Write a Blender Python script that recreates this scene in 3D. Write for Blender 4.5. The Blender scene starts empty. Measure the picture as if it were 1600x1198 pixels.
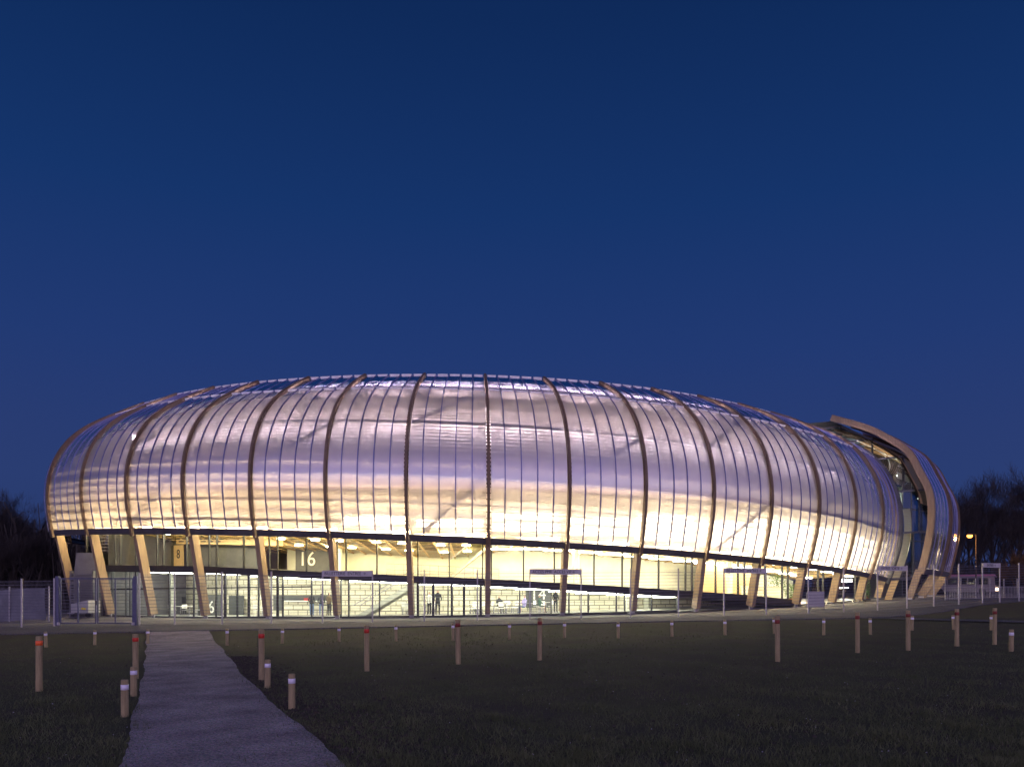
import bpy, math, random
import numpy as np
from mathutils import Vector, Matrix
random.seed(7); np.random.seed(7)
sc = bpy.context.scene
COL = sc.collection

# ------------------------------------------------------------------ camera, sky, sun, exposure
GLOW = .62; EYE = 2.25; F = 1250.0; HOR = 916.0
cam = bpy.data.cameras.new('camera'); camo = bpy.data.objects.new('camera', cam); COL.objects.link(camo)
cam.sensor_width = 36.0; cam.lens = 36.0 * F / 1600.0
cam.shift_y = (HOR - 599.0) / 1600.0
cam.clip_start = 0.1; cam.clip_end = 6000
camo.location = (0, 0, EYE); camo.rotation_euler = (math.pi / 2, 0, 0)
sc.camera = camo

world = bpy.data.worlds.new('World'); sc.world = world; world.use_nodes = True
nt = world.node_tree; nt.nodes.clear()
out = nt.nodes.new('ShaderNodeOutputWorld')
sky = nt.nodes.new('ShaderNodeTexSky'); sky.sky_type = 'NISHITA'; sky.sun_disc = False
sky.sun_elevation = math.radians(-3.0); sky.sun_rotation = math.radians(180); sky.ozone_density = 4.0; sky.dust_density = 1.5
bg1 = nt.nodes.new('ShaderNodeBackground'); bg1.inputs[1].default_value = 0.13
tint = nt.nodes.new('ShaderNodeMix'); tint.data_type = 'RGBA'; tint.blend_type = 'MULTIPLY'; tint.inputs[0].default_value = 1.0
tint.inputs[7].default_value = (1.0, 0.76, 0.98, 1)
nt.links.new(sky.outputs[0], tint.inputs[6]); nt.links.new(tint.outputs[2], bg1.inputs[0])
# the blue hour: multiple scattering that the single-scattering sky model leaves out, by elevation only
tc = nt.nodes.new('ShaderNodeTexCoord'); sep = nt.nodes.new('ShaderNodeSeparateXYZ')
nt.links.new(tc.outputs['Generated'], sep.inputs[0])
ramp = nt.nodes.new('ShaderNodeValToRGB'); nt.links.new(sep.outputs[2], ramp.inputs[0])
stops = [(0.0, (.026, .042, .138)), (.12, (.021, .046, .165)), (.27, (.010, .038, .150)), (.42, (.0025, .030, .118)),
         (.58, (.0003, .019, .074)), (1.0, (.0005, .013, .05))]
el = ramp.color_ramp.elements
while len(el) < len(stops): el.new(0.5)
for e, (p, c) in zip(el, stops): e.position = p; e.color = (c[0], c[1], c[2], 1)
bg2 = nt.nodes.new('ShaderNodeBackground'); bg2.inputs[1].default_value = 0.25
nt.links.new(ramp.outputs[0], bg2.inputs[0])
add = nt.nodes.new('ShaderNodeAddShader'); nt.links.new(bg1.outputs[0], add.inputs[0]); nt.links.new(bg2.outputs[0], add.inputs[1])
# afterglow of the set sun behind the camera: the twilight arch that the glossy skin mirrors
ramp2 = nt.nodes.new('ShaderNodeValToRGB'); nt.links.new(sep.outputs[2], ramp2.inputs[0])
stops = [(0.0, (.62, .36, .30)), (.05, (.58, .40, .42)), (.13, (.48, .39, .58)), (.28, (.29, .225, .43)), (.55, (.075, .07, .16)), (1.0, (0, 0, 0))]
el = ramp2.color_ramp.elements
while len(el) < len(stops): el.new(0.5)
for e, (p, c) in zip(el, stops): e.position = p; e.color = (c[0], c[1], c[2], 1)
az = nt.nodes.new('ShaderNodeMapRange'); az.inputs[1].default_value = .35; az.inputs[2].default_value = -1.0; az.interpolation_type = 'SMOOTHSTEP'
nt.links.new(sep.outputs[1], az.inputs[0])
bg3 = nt.nodes.new('ShaderNodeBackground'); nt.links.new(ramp2.outputs[0], bg3.inputs[0])
azm = nt.nodes.new('ShaderNodeMath'); azm.operation = 'MULTIPLY'; azm.inputs[1].default_value = GLOW; nt.links.new(az.outputs[0], azm.inputs[0]); nt.links.new(azm.outputs[0], bg3.inputs[1])
add2 = nt.nodes.new('ShaderNodeAddShader'); nt.links.new(add.outputs[0], add2.inputs[0]); nt.links.new(bg3.outputs[0], add2.inputs[1])
nt.links.new(add2.outputs[0], out.inputs[0])

sun = bpy.data.lights.new('sun', 'SUN'); suno = bpy.data.objects.new('sun', sun); COL.objects.link(suno)
sun.energy = 0.06; sun.angle = math.radians(110); sun.color = (1.0, .72, .80)
suno.rotation_euler = (math.radians(78), 0, math.radians(8))       # last afterglow, from behind the camera

vs = sc.view_settings
vs.view_transform = 'Standard'; vs.look = 'None'; vs.gamma = 1.0; vs.use_curve_mapping = False; vs.exposure = 2.0
sc.cycles.use_denoising = True
sc.cycles.max_bounces = 8; sc.cycles.diffuse_bounces = 3; sc.cycles.glossy_bounces = 3
sc.cycles.transparent_max_bounces = 16; sc.cycles.transmission_bounces = 4
sc.cycles.sample_clamp_indirect = 4.0; sc.cycles.caustics_reflective = False; sc.cycles.caustics_refractive = False

# ------------------------------------------------------------------ materials
def lin(c): return (c[0], c[1], c[2], 1.0)
def mat(name, col, rough=.6, metal=0.0, noise=None, bump=None, spec=.5, col2=None, stretch=None):
    m = bpy.data.materials.new(name); m.use_nodes = True
    t = m.node_tree; b = t.nodes['Principled BSDF']
    b.inputs['Base Color'].default_value = lin(col); b.inputs['Roughness'].default_value = rough
    b.inputs['Metallic'].default_value = metal; b.inputs['Specular IOR Level'].default_value = spec
    if noise or bump:
        co = t.nodes.new('ShaderNodeTexCoord'); mp = t.nodes.new('ShaderNodeMapping')
        t.links.new(co.outputs['Object'], mp.inputs[0])
        if stretch: mp.inputs['Scale'].default_value = stretch
    if noise:
        n = t.nodes.new('ShaderNodeTexNoise'); n.inputs['Scale'].default_value = noise; n.inputs['Detail'].default_value = 6
        n.inputs['Roughness'].default_value = .65
        t.links.new(mp.outputs[0], n.inputs[0])
        r = t.nodes.new('ShaderNodeValToRGB'); r.color_ramp.elements[0].position = .32; r.color_ramp.elements[1].position = .68
        r.color_ramp.elements[0].color = lin(col); r.color_ramp.elements[1].color = lin(col2 or [min(1, c * 1.5) for c in col])
        t.links.new(n.outputs['Fac'], r.inputs[0]); t.links.new(r.outputs[0], b.inputs['Base Color'])
    if bump:
        n2 = t.nodes.new('ShaderNodeTexNoise'); n2.inputs['Scale'].default_value = bump[0]; n2.inputs['Detail'].default_value = 5
        t.links.new(mp.outputs[0], n2.inputs[0])
        bu = t.nodes.new('ShaderNodeBump'); bu.inputs['Strength'].default_value = bump[1]; bu.inputs['Distance'].default_value = bump[2]
        t.links.new(n2.outputs['Fac'], bu.inputs['Height']); t.links.new(bu.outputs[0], b.inputs['Normal'])
    return m
def emit(name, col, s):
    m = bpy.data.materials.new(name); m.use_nodes = True; t = m.node_tree; t.nodes.clear()
    o = t.nodes.new('ShaderNodeOutputMaterial'); e = t.nodes.new('ShaderNodeEmission')
    e.inputs[0].default_value = lin(col); e.inputs[1].default_value = s; t.links.new(e.outputs[0], o.inputs[0])
    return m
def glass(name, tintc, refl=.8, rough=.02):
    m = bpy.data.materials.new(name); m.use_nodes = True; t = m.node_tree; t.nodes.clear()
    o = t.nodes.new('ShaderNodeOutputMaterial'); tr = t.nodes.new('ShaderNodeBsdfTransparent'); g = t.nodes.new('ShaderNodeBsdfGlossy')
    tr.inputs[0].default_value = lin(tintc); g.inputs['Roughness'].default_value = rough
    fr = t.nodes.new('ShaderNodeFresnel'); fr.inputs[0].default_value = 1.5
    mu = t.nodes.new('ShaderNodeMath'); mu.operation = 'MULTIPLY'; mu.inputs[1].default_value = refl; t.links.new(fr.outputs[0], mu.inputs[0])
    mx = t.nodes.new('ShaderNodeMixShader'); t.links.new(mu.outputs[0], mx.inputs[0]); t.links.new(tr.outputs[0], mx.inputs[1]); t.links.new(g.outputs[0], mx.inputs[2])
    t.links.new(mx.outputs[0], o.inputs[0]); return m
def polycarb(name, clear, body, refl, rough):
    """multiwall polycarbonate: part clear, part scattering light through, glossy outside"""
    m = bpy.data.materials.new(name); m.use_nodes = True; t = m.node_tree; t.nodes.clear(); L = t.links.new; N = t.nodes.new
    o = N('ShaderNodeOutputMaterial')
    tr = N('ShaderNodeBsdfTransparent'); tr.inputs[0].default_value = (.93, .93, .93, 1)
    tl = N('ShaderNodeBsdfTranslucent'); tl.inputs[0].default_value = lin(body)
    df = N('ShaderNodeBsdfDiffuse'); df.inputs[0].default_value = lin(body)
    g = N('ShaderNodeBsdfGlossy'); g.inputs['Roughness'].default_value = rough; g.inputs[0].default_value = (.95, .95, 1, 1)
    co = N('ShaderNodeTexCoord'); mp = N('ShaderNodeMapping'); mp.inputs['Scale'].default_value = (.35, .35, 1.6); L(co.outputs['Object'], mp.inputs[0])
    n = N('ShaderNodeTexNoise'); n.inputs['Scale'].default_value = 1.0; n.inputs['Detail'].default_value = 3; L(mp.outputs[0], n.inputs[0])
    bu = N('ShaderNodeBump'); bu.inputs['Strength'].default_value = .10; bu.inputs['Distance'].default_value = .06; L(n.outputs['Fac'], bu.inputs['Height']); L(bu.outputs[0], g.inputs['Normal'])
    a = N('ShaderNodeMixShader'); a.inputs[0].default_value = .82; L(df.outputs[0], a.inputs[1]); L(tl.outputs[0], a.inputs[2])
    rf = N('ShaderNodeBsdfRefraction'); rf.inputs['IOR'].default_value = 1.15; rf.inputs['Roughness'].default_value = .42; rf.inputs[0].default_value = (.95, .95, .95, 1)
    see = N('ShaderNodeMixShader'); see.inputs[0].default_value = .5; L(tr.outputs[0], see.inputs[1]); L(rf.outputs[0], see.inputs[2])
    b = N('ShaderNodeMixShader'); b.inputs[0].default_value = clear; L(a.outputs[0], b.inputs[1]); L(see.outputs[0], b.inputs[2])
    fr = N('ShaderNodeFresnel'); fr.inputs[0].default_value = 1.58
    mu = N('ShaderNodeMath'); mu.operation = 'MULTIPLY_ADD'; mu.inputs[1].default_value = refl; mu.inputs[2].default_value = .16; mu.use_clamp = True; L(fr.outputs[0], mu.inputs[0])
    c = N('ShaderNodeMixShader'); L(mu.outputs[0], c.inputs[0]); L(b.outputs[0], c.inputs[1]); L(g.outputs[0], c.inputs[2])
    L(c.outputs[0], o.inputs[0]); return m

M = {}
M['poly'] = polycarb('polycarbonate', .50, (.90, .85, .86), 2.2, .12)
M['poly_top'] = polycarb('polycarbonate_roof', .14, (.75, .70, .86), 2.4, .12)
M['rib'] = mat('shaded_weathered_larch', (.115, .076, .052), .62, noise=3.0, col2=(.19, .13, .088), bump=(30, .3, .01), stretch=(3, 3, .6))  # darker than the leg timber: outside shade put into the colour
M['leg'] = mat('lit_larch', (.22, .155, .095), .6, noise=2.2, col2=(.34, .25, .16), bump=(40, .25, .01), stretch=(4, 4, .5))  # lighter copy of the rib timber: light falling on it put into the colour
M['inner_timber'] = mat('spruce_lining', (.10, .075, .07), .6, noise=2.0, col2=(.14, .105, .095), stretch=(1, 1, 4))
M['backing'] = mat('lining_membrane', (.66, .58, .56), .8, noise=.5, col2=(.74, .66, .64))
M['ply'] = mat('plywood', (.52, .36, .17), .5, noise=1.5, col2=(.62, .45, .24), stretch=(1, 1, 5))
M['alu'] = mat('aluminium', (.15, .16, .34), .4, .5, noise=6, col2=(.20, .21, .42))
M['fascia'] = mat('fascia_sheet', (.075, .072, .085), .45, .3, noise=1.5, col2=(.12, .115, .13))
M['white_metal'] = mat('white_flashing', (.78, .78, .80), .35, noise=4, col2=(.85, .85, .86))
M['roof'] = mat('roof_membrane', (.09, .09, .12), .7, noise=.8)
M['steel'] = mat('painted_steel', (.05, .055, .07), .4, .4, noise=5, col2=(.08, .085, .10))
M['gate'] = mat('gate_paint', (.06, .065, .13), .45, .2, noise=4, col2=(.08, .085, .17))
M['galv'] = mat('galvanised_steel', (.30, .29, .32), .5, .35, noise=9, col2=(.40, .39, .42))
M['wire'] = mat('fence_wire', (.10, .10, .13), .5, .3, noise=9)
M['mullion'] = mat('dark_mullion', (.035, .038, .042), .4, .4, noise=7, col2=(.05, .053, .06))
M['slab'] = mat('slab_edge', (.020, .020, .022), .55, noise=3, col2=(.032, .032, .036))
M['concrete'] = mat('pale_concrete', (.62, .62, .52), .7, noise=.7, col2=(.75, .75, .64), bump=(6, .1, .01))
M['block'] = mat('cream_blockwork', (.66, .62, .48), .7, noise=1.2, col2=(.74, .70, .56))
def block_mat():
    m = M['block']; t = m.node_tree; b_ = t.nodes['Principled BSDF']; src = b_.inputs['Base Color'].links[0].from_socket
    co = t.nodes.new('ShaderNodeTexCoord'); mp = t.nodes.new('ShaderNodeMapping'); mp.inputs['Rotation'].default_value = (math.pi / 2, 0, 0); t.links.new(co.outputs['Object'], mp.inputs[0])
    br_ = t.nodes.new('ShaderNodeTexBrick'); br_.inputs['Scale'].default_value = 1.0; br_.inputs['Brick Width'].default_value = .8; br_.inputs['Row Height'].default_value = .4; br_.inputs['Mortar Size'].default_value = .035
    br_.inputs['Mortar'].default_value = (.24, .22, .16, 1); t.links.new(mp.outputs[0], br_.inputs[0]); t.links.new(src, br_.inputs['Color1']); t.links.new(src, br_.inputs['Color2']); t.links.new(br_.outputs[0], b_.inputs['Base Color'])
block_mat()
M['grey_concrete'] = mat('grey_concrete', (.12, .12, .135), .75, noise=1.2, col2=(.17, .17, .185), bump=(8, .15, .01))
M['floor'] = mat('foyer_floor', (.33, .32, .28), .35, noise=1.5, col2=(.40, .39, .35))
M['grey_door'] = mat('slate_grey_door', (.07, .075, .075), .45, noise=2, col2=(.095, .10, .10))
M['white'] = mat('white_paint', (.78, .77, .72), .5, noise=4, col2=(.82, .81, .78))
M['black'] = mat('black_paint', (.012, .011, .010), .5, noise=5)
M['red'] = mat('red_panel', (.45, .03, .025), .4, noise=5, col2=(.52, .04, .03))
M['sign'] = mat('pale_lilac_board', (.44, .42, .44), .5, noise=2, col2=(.50, .48, .50))
M['stair'] = mat('stair_concrete', (.40, .40, .34), .7, noise=3, col2=(.48, .48, .42))
M['balustrade'] = glass('balustrade_glass', (.80, .90, .80), .9)
M['glass'] = glass('facade_glass', (.90, .94, .91), .75)
M['blue_glass'] = glass('tinted_glass', (.50, .62, .70), .5)
M['louvre'] = mat('slate_blue_louvre', (.14, .22, .29), .5, .1, noise=3, col2=(.18, .27, .35))
M['bark'] = mat('bark', (.028, .024, .024), .85, noise=5, col2=(.045, .038, .036))
M['twig'] = mat('twigs', (.030, .025, .026), .85, noise=2, col2=(.045, .036, .034))
M['willow'] = mat('willow_shoots', (.09, .05, .018), .8, noise=3, col2=(.13, .07, .025))
M['post'] = mat('bollard_wood', (.24, .19, .10), .75, noise=7, col2=(.40, .32, .17), bump=(60, .4, .006), stretch=(3, 3, .35))
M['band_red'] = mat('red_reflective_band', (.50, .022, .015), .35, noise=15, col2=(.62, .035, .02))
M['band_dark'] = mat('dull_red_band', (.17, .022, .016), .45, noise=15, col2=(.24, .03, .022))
M['band_orange'] = mat('orange_reflective_band', (.95, .12, .03), .35, noise=15, col2=(1, .16, .04))
M['band_white'] = mat('white_reflective_band', (.78, .74, .90), .3, noise=15, col2=(.88, .84, .95))
M['leaf'] = mat('indoor_leaf', (.07, .16, .03), .5, noise=4, col2=(.14, .26, .06))
M['terracotta'] = mat('terracotta', (.35, .12, .05), .7, noise=5)
M['tarp'] = mat('grey_tarpaulin', (.13, .14, .17), .5, noise=1.2, col2=(.19, .20, .24), bump=(2, .8, .15))
M['trailer'] = mat('white_bodywork', (.36, .36, .38), .5, noise=2, col2=(.44, .44, .46))
M['rubber'] = mat('rubber', (.015, .015, .016), .8, noise=8)
M['yellow'] = mat('yellow_mark', (.75, .55, .03), .4, noise=8)
M['bus'] = mat('bus_paint', (.26, .23, .25), .35, noise=2, col2=(.30, .27, .29))
M['bus_red'] = mat('bus_roof_paint', (.40, .16, .22), .35, noise=2)
M['bus_glass'] = mat('dark_glass', (.02, .024, .03), .08, spec=.8, noise=1)
M['skin'] = mat('skin', (.50, .30, .22), .6, noise=8)
M['jeans'] = mat('blue_denim', (.10, .15, .28), .8, noise=9)
M['dark_cloth'] = mat('dark_cloth', (.025, .025, .03), .85, noise=9)
M['brown_cloth'] = mat('brown_cloth', (.12, .085, .05), .85, noise=9)
M['lilac_cloth'] = mat('lilac_cloth', (.38, .33, .62), .85, noise=9)
M['green_cloth'] = mat('dark_green_cloth', (.05, .10, .08), .85, noise=9)
M['hair'] = mat('dark_hair', (.03, .02, .015), .7, noise=9)
M['lamp_warm'] = emit('downlight_glow', (1.0, .86, .52), 15.0)
M['lamp_cool'] = emit('linear_light_glow', (1.0, .97, .80), 11.0)
M['added_strip'] = emit('added_strip_glow', (1.0, .74, .38), 38.0)
M['added_dim'] = emit('added_dim_glow', (1.0, .80, .50), 22.0)
M['added_hot'] = emit('added_panel_glow', (1.0, .86, .58), 2.4)
M['added_top'] = emit('added_cove_glow', (.95, .82, .94), 150.0)  # tinted to give the upper skin its lavender tone
M['sodium'] = emit('sodium_glow', (1.0, .33, .035), 3.2)
M['headlight'] = emit('headlight_glow', (1.0, .72, .42), 14.0)
M['lit_sign'] = emit('lit_sign_glow', (1.0, .97, .9), .6)

# grass / ground material with muddy patches
def ground_mat():
    m = bpy.data.materials.new('lawn_soil'); m.use_nodes = True; t = m.node_tree; b = t.nodes['Principled BSDF']; L = t.links.new
    co = t.nodes.new('ShaderNodeTexCoord')
    n = t.nodes.new('ShaderNodeTexNoise'); n.inputs['Scale'].default_value = .35; n.inputs['Detail'].default_value = 8; n.inputs['Roughness'].default_value = .7
    L(co.outputs['Object'], n.inputs[0])
    r = t.nodes.new('ShaderNodeValToRGB'); e = r.color_ramp.elements; e[0].position = .38; e[1].position = .62
    e[0].color = (.075, .066, .048, 1); e[1].color = (.085, .090, .045, 1); L(n.outputs['Fac'], r.inputs[0]); L(r.outputs[0], b.inputs['Base Color'])
    n2 = t.nodes.new('ShaderNodeTexNoise'); n2.inputs['Scale'].default_value = 9; n2.inputs['Detail'].default_value = 6; L(co.outputs['Object'], n2.inputs[0])
    bu = t.nodes.new('ShaderNodeBump'); bu.inputs['Strength'].default_value = .8; bu.inputs['Distance'].default_value = .05; L(n2.outputs['Fac'], bu.inputs['Height']); L(bu.outputs[0], b.inputs['Normal'])
    b.inputs['Roughness'].default_value = .95; b.inputs['Specular IOR Level'].default_value = .1
    return m
M['ground'] = ground_mat()
def gravel_mat(name, a, c, sc1, sc2):
    m = bpy.data.materials.new(name); m.use_nodes = True; t = m.node_tree; b = t.nodes['Principled BSDF']; L = t.links.new
    co = t.nodes.new('ShaderNodeTexCoord')
    v = t.nodes.new('ShaderNodeTexVoronoi'); v.inputs['Scale'].default_value = sc1; L(co.outputs['Object'], v.inputs[0])
    n = t.nodes.new('ShaderNodeTexNoise'); n.inputs['Scale'].default_value = sc2; n.inputs['Detail'].default_value = 7; L(co.outputs['Object'], n.inputs[0])
    r = t.nodes.new('ShaderNodeValToRGB'); e = r.color_ramp.elements; e[0].position = .3; e[1].position = .7; e[0].color = lin(a); e[1].color = lin(c)
    L(n.outputs['Fac'], r.inputs[0])
    mx = t.nodes.new('ShaderNodeMix'); mx.data_type = 'RGBA'; mx.blend_type = 'OVERLAY'; mx.inputs[0].default_value = .8
    L(r.outputs[0], mx.inputs[6]); L(v.outputs['Color'], mx.inputs[7])
    hs = t.nodes.new('ShaderNodeHueSaturation'); hs.inputs['Saturation'].default_value = .35; L(mx.outputs[2], hs.inputs['Color'])
    L(hs.outputs[0], b.inputs['Base Color'])
    bu = t.nodes.new('ShaderNodeBump'); bu.inputs['Strength'].default_value = .6; bu.inputs['Distance'].default_value = .02; L(v.outputs['Distance'], bu.inputs['Height']); L(bu.outputs[0], b.inputs['Normal'])
    b.inputs['Roughness'].default_value = .9; b.inputs['Specular IOR Level'].default_value = .2
    return m
M['gravel'] = gravel_mat('gravel', (.20, .118, .112), (.36, .228, .205), 45, .9)
M['asphalt'] = gravel_mat('asphalt', (.068, .060, .078), (.095, .084, .105), 30, .5)

# ------------------------------------------------------------------ mesh helpers
class MB:
    def __init__(s): s.v = []; s.f = []
    def quad(s, a, b, c, d):
        k = len(s.v); s.v += [tuple(a), tuple(b), tuple(c), tuple(d)]; s.f.append((k, k + 1, k + 2, k + 3)); return s
    def hexa(s, p):                       # p: 8 points, bottom 4 then top 4
        k = len(s.v); s.v += [tuple(q) for q in p]
        s.f += [(k + 3, k + 2, k + 1, k), (k + 4, k + 5, k + 6, k + 7)] + [(k + i, k + (i + 1) % 4, k + 4 + (i + 1) % 4, k + 4 + i) for i in range(4)]; return s
    def box(s, c, sz, rz=0.0):
        cx, cy, cz = c; a, b, h = sz[0] / 2, sz[1] / 2, sz[2] / 2; co, si = math.cos(rz), math.sin(rz)
        pts = []
        for z in (-h, h):
            for x, y in ((-a, -b), (a, -b), (a, b), (-a, b)): pts.append((cx + x * co - y * si, cy + x * si + y * co, cz + z))
        return s.hexa(pts)
    def bar(s, p0, p1, w, h, up=(0, 0, 1)):
        p0 = Vector(p0); p1 = Vector(p1); t = (p1 - p0).normalized(); up = Vector(up)
        a = t.cross(up)
        if a.length < 1e-4: a = t.cross(Vector((0, 1, 0)))
        a.normalize(); b = a.cross(t).normalized(); a *= w / 2; b *= h / 2
        return s.hexa([p0 - a - b, p0 + a - b, p0 + a + b, p0 - a + b, p1 - a - b, p1 + a - b, p1 + a + b, p1 - a + b])
    def sweep(s, pts, ws, hs, A, B):      # rectangular section along pts, per-point half axes A (width), B (depth)
        k = len(s.v); n = len(pts)
        for i in range(n):
            a = A[i] * (ws / 2); b = B[i] * (hs / 2); p = pts[i]
            s.v += [tuple(p - a - b), tuple(p + a - b), tuple(p + a + b), tuple(p - a + b)]
        for i in range(n - 1):
            o = k + 4 * i
            for j in range(4): s.f.append((o + j, o + (j + 1) % 4, o + 4 + (j + 1) % 4, o + 4 + j))
        e = k + 4 * (n - 1); s.f += [(k + 3, k + 2, k + 1, k), (e, e + 1, e + 2, e + 3)]; return s
    def tube(s, pts, rad, n=6, cap=True):
        k = len(s.v); m = len(pts); P = [Vector(p) for p in pts]
        if not isinstance(rad, (list, tuple)): rad = [rad] * m
        for i in range(m):
            t = (P[min(i + 1, m - 1)] - P[max(i - 1, 0)]).normalized()
            a = t.cross(Vector((0, 0, 1)))
            if a.length < .05: a = t.cross(Vector((0, 1, 0)))
            a.normalize(); b = t.cross(a)
            for j in range(n):
                q = 2 * math.pi * j / n; s.v.append(tuple(P[i] + (a * math.cos(q) + b * math.sin(q)) * rad[i]))
        for i in range(m - 1):
            for j in range(n): s.f.append((k + i * n + j, k + i * n + (j + 1) % n, k + (i + 1) * n + (j + 1) % n, k + (i + 1) * n + j))
        if cap: s.f += [tuple(k + j for j in reversed(range(n))), tuple(k + (m - 1) * n + j for j in range(n))]
        return s
    def lathe(s, prof, n=12, c=(0, 0, 0)):
        k = len(s.v); m = len(prof)
        for r, z in prof:
            for j in range(n):
                q = 2 * math.pi * j / n; s.v.append((c[0] + r * math.cos(q), c[1] + r * math.sin(q), c[2] + z))
        for i in range(m - 1):
            for j in range(n): s.f.append((k + i * n + j, k + i * n + (j + 1) % n, k + (i + 1) * n + (j + 1) % n, k + (i + 1) * n + j))
        s.f += [tuple(k + j for j in reversed(range(n))), tuple(k + (m - 1) * n + j for j in range(n))]; return s
    def grid(s, rows):
        k = len(s.v); nr = len(rows); ncol = len(rows[0])
        for r in rows: s.v += [tuple(p) for p in r]
        for i in range(nr - 1):
            for j in range(ncol - 1): s.f.append((k + i * ncol + j, k + i * ncol + j + 1, k + (i + 1) * ncol + j + 1, k + (i + 1) * ncol + j))
        return s
    def mesh(s, name, m, smooth=False):
        me = bpy.data.meshes.new(name); me.from_pydata(s.v, [], s.f); me.update()
        if m is not None: me.materials.append(M[m] if isinstance(m, str) else m)
        if smooth: me.polygons.foreach_set('use_smooth', [True] * len(me.polygons))
        return me
    def build(s, name, m, parent=None, smooth=False, **kw):
        return link(name, s.mesh(name, m, smooth), parent, **kw)
def link(name, me, parent=None, loc=None, rot=None, stuff=False, label=None):
    o = bpy.data.objects.new(name, me); COL.objects.link(o)
    if parent is not None:
        o.parent = parent
        if loc is None and parent.type == 'EMPTY' and parent.get('_abs'): loc = -parent.location   # mesh given in world coordinates
    if loc is not None: o.location = loc
    if rot is not None: o.rotation_euler = rot
    if stuff: o['kind'] = 'stuff'
    if label: o['label'] = label
    return o
def tag(o, label, cat, group=None):
    o['label'] = label; o['category'] = cat
    if group: o['group'] = group
    return o
def struct(o): o['kind'] = 'structure'; return o
def empty(name, loc=(0, 0, 0), rz=0.0, absolute=False):
    o = bpy.data.objects.new(name, None); COL.objects.link(o); o.location = loc; o.rotation_euler = (0, 0, rz)
    if absolute: o['_abs'] = 1
    return o
def copy_tree(o, parent=None):
    c = o.copy(); COL.objects.link(c)
    if parent is not None: c.parent = parent
    for ch in list(o.children): copy_tree(ch, c)
    return c
def text_mesh(txt, size, m, depth=.01):
    cu = bpy.data.curves.new('lettering', 'FONT'); cu.body = txt; cu.size = size; cu.extrude = depth; cu.align_x = 'CENTER'; cu.align_y = 'CENTER'
    o = bpy.data.objects.new('lettering', cu); COL.objects.link(o)
    dg = bpy.context.evaluated_depsgraph_get(); me = bpy.data.meshes.new_from_object(o.evaluated_get(dg)); me.name = 'lettering'
    bpy.data.objects.remove(o); me.materials.clear(); me.materials.append(M[m]); return me
def smooth01(a, b, x):
    t = min(1.0, max(0.0, (x - a) / (b - a))); return t * t * (3 - 2 * t)

# ------------------------------------------------------------------ terrain
def g(x, y):
    xc = max(-70.0, min(90.0, x))
    near = -.225 + .014 * xc
    mid = .15 + .0105 * xc
    far = .226 + .0153 * max(-45.0, min(45.0, x)) + .0001 * max(-45.0, min(45.0, x)) ** 2
    z = near + (mid - near) * smooth01(40, 47, y)
    return z + (far - z) * smooth01(52, 62, y)
def bumps(x, y):
    return .035 * math.sin(x * .9 + 1.3 * math.sin(y * .5)) * math.sin(y * .7 + x * .2) + .02 * math.sin(x * 2.3 + y * 1.1)
def ground_at(px, py):                   # where the ground is met by the line of sight through a point of the picture
    Y = 20.0
    for _ in range(40): Y = F * (EYE - g((px - 800) / F * Y, Y)) / (py - HOR)
    return (px - 800) / F * Y, Y

# fence line (posts), lawn edge
FP = [(273, 47.3), (347, 47.2), (424, 47.2), (504, 47.2), (582, 47.3), (663, 47.7), (746, 48.1), (828, 48.6), (908, 49.2), (985, 49.9),
      (1060, 50.7), (1131, 51.6), (1197, 52.6), (1263, 53.6), (1318, 54.8), (1371, 56.1), (1417, 57.6), (1459, 59.1), (1498, 60.5), (1535, 62.0),
      (1562, 63.3), (1592, 64.8), (1620, 66.3), (1648, 67.9)]
FENCE = [Vector(((p - 800) / F * Y, Y, 0)) for p, Y in FP]
EDGE = [Vector((x, y, 0)) for x, y in ((-120, 43.2), (-45, 43.4), (-27, 43.5), (-12, 44.2), (0, 45), (12, 46.1), (20, 46.9), (23, 48.3), (28, 53.2), (34, 59.0),
        (42, 65.2), (60, 80), (140, 140))]
def edge_y(x):
    for a, b in zip(EDGE, EDGE[1:]):
        if a.x <= x <= b.x: return a.y + (b.y - a.y) * (x - a.x) / (b.x - a.x)
    return EDGE[0].y if x < EDGE[0].x else EDGE[-1].y
PATH_L = [(-8.0, -30), (-3.2, 0), (-4.3, 6), (-5.45, 11.1), (-7.6, 16.1), (-11.5, 25.0), (-16.0, 35.0), (-20.4, 44.6)]
PATH_R = [(6.0, -30), (1.0, 0), (-.5, 6), (-2.3, 11.1), (-4.6, 16.1), (-7.3, 22.0), (-11.9, 33.0), (-16.9, 44.6)]
def on_poly(pl, y):
    for (x0, y0), (x1, y1) in zip(pl, pl[1:]):
        if y0 <= y <= y1: return x0 + (x1 - x0) * (y - y0) / (y1 - y0)
    return pl[-1][0] if y > pl[-1][1] else pl[0][0]
def path_margin(x, y):                   # >0 inside the gravel path
    if y > 45.5: return -1.0
    return min(x - on_poly(PATH_L, y), on_poly(PATH_R, y) - x)
def gz(x, y):
    k = 1.0 if y < 42 else 0.0
    m = path_margin(x, y)
    if m > -1.3: k *= max(0.0, min(1.0, (-m - .6) * 1.5))
    if y > edge_y(x) - 1.5: k = 0
    return g(x, y) + bumps(x, y) * k

def axis(segs):
    o = []
    for a, b, st in segs: o += list(np.arange(a, b, st))
    return o + [segs[-1][1]]
xs = axis([(-1600, -300, 130), (-300, -100, 20), (-100, -40, 3), (-40, 45, .5), (45, 110, 3), (110, 300, 19), (300, 1600, 130)])
ys = axis([(-400, -20, 38), (-20, 4, 3), (4, 50, .5), (50, 70, 2), (70, 130, 4), (130, 300, 17), (300, 2500, 220)])
rows = [[(x, y, gz(x, y)) for x in xs] for y in ys]
struct(MB().grid(rows).build('ground', 'ground', smooth=True))
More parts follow.
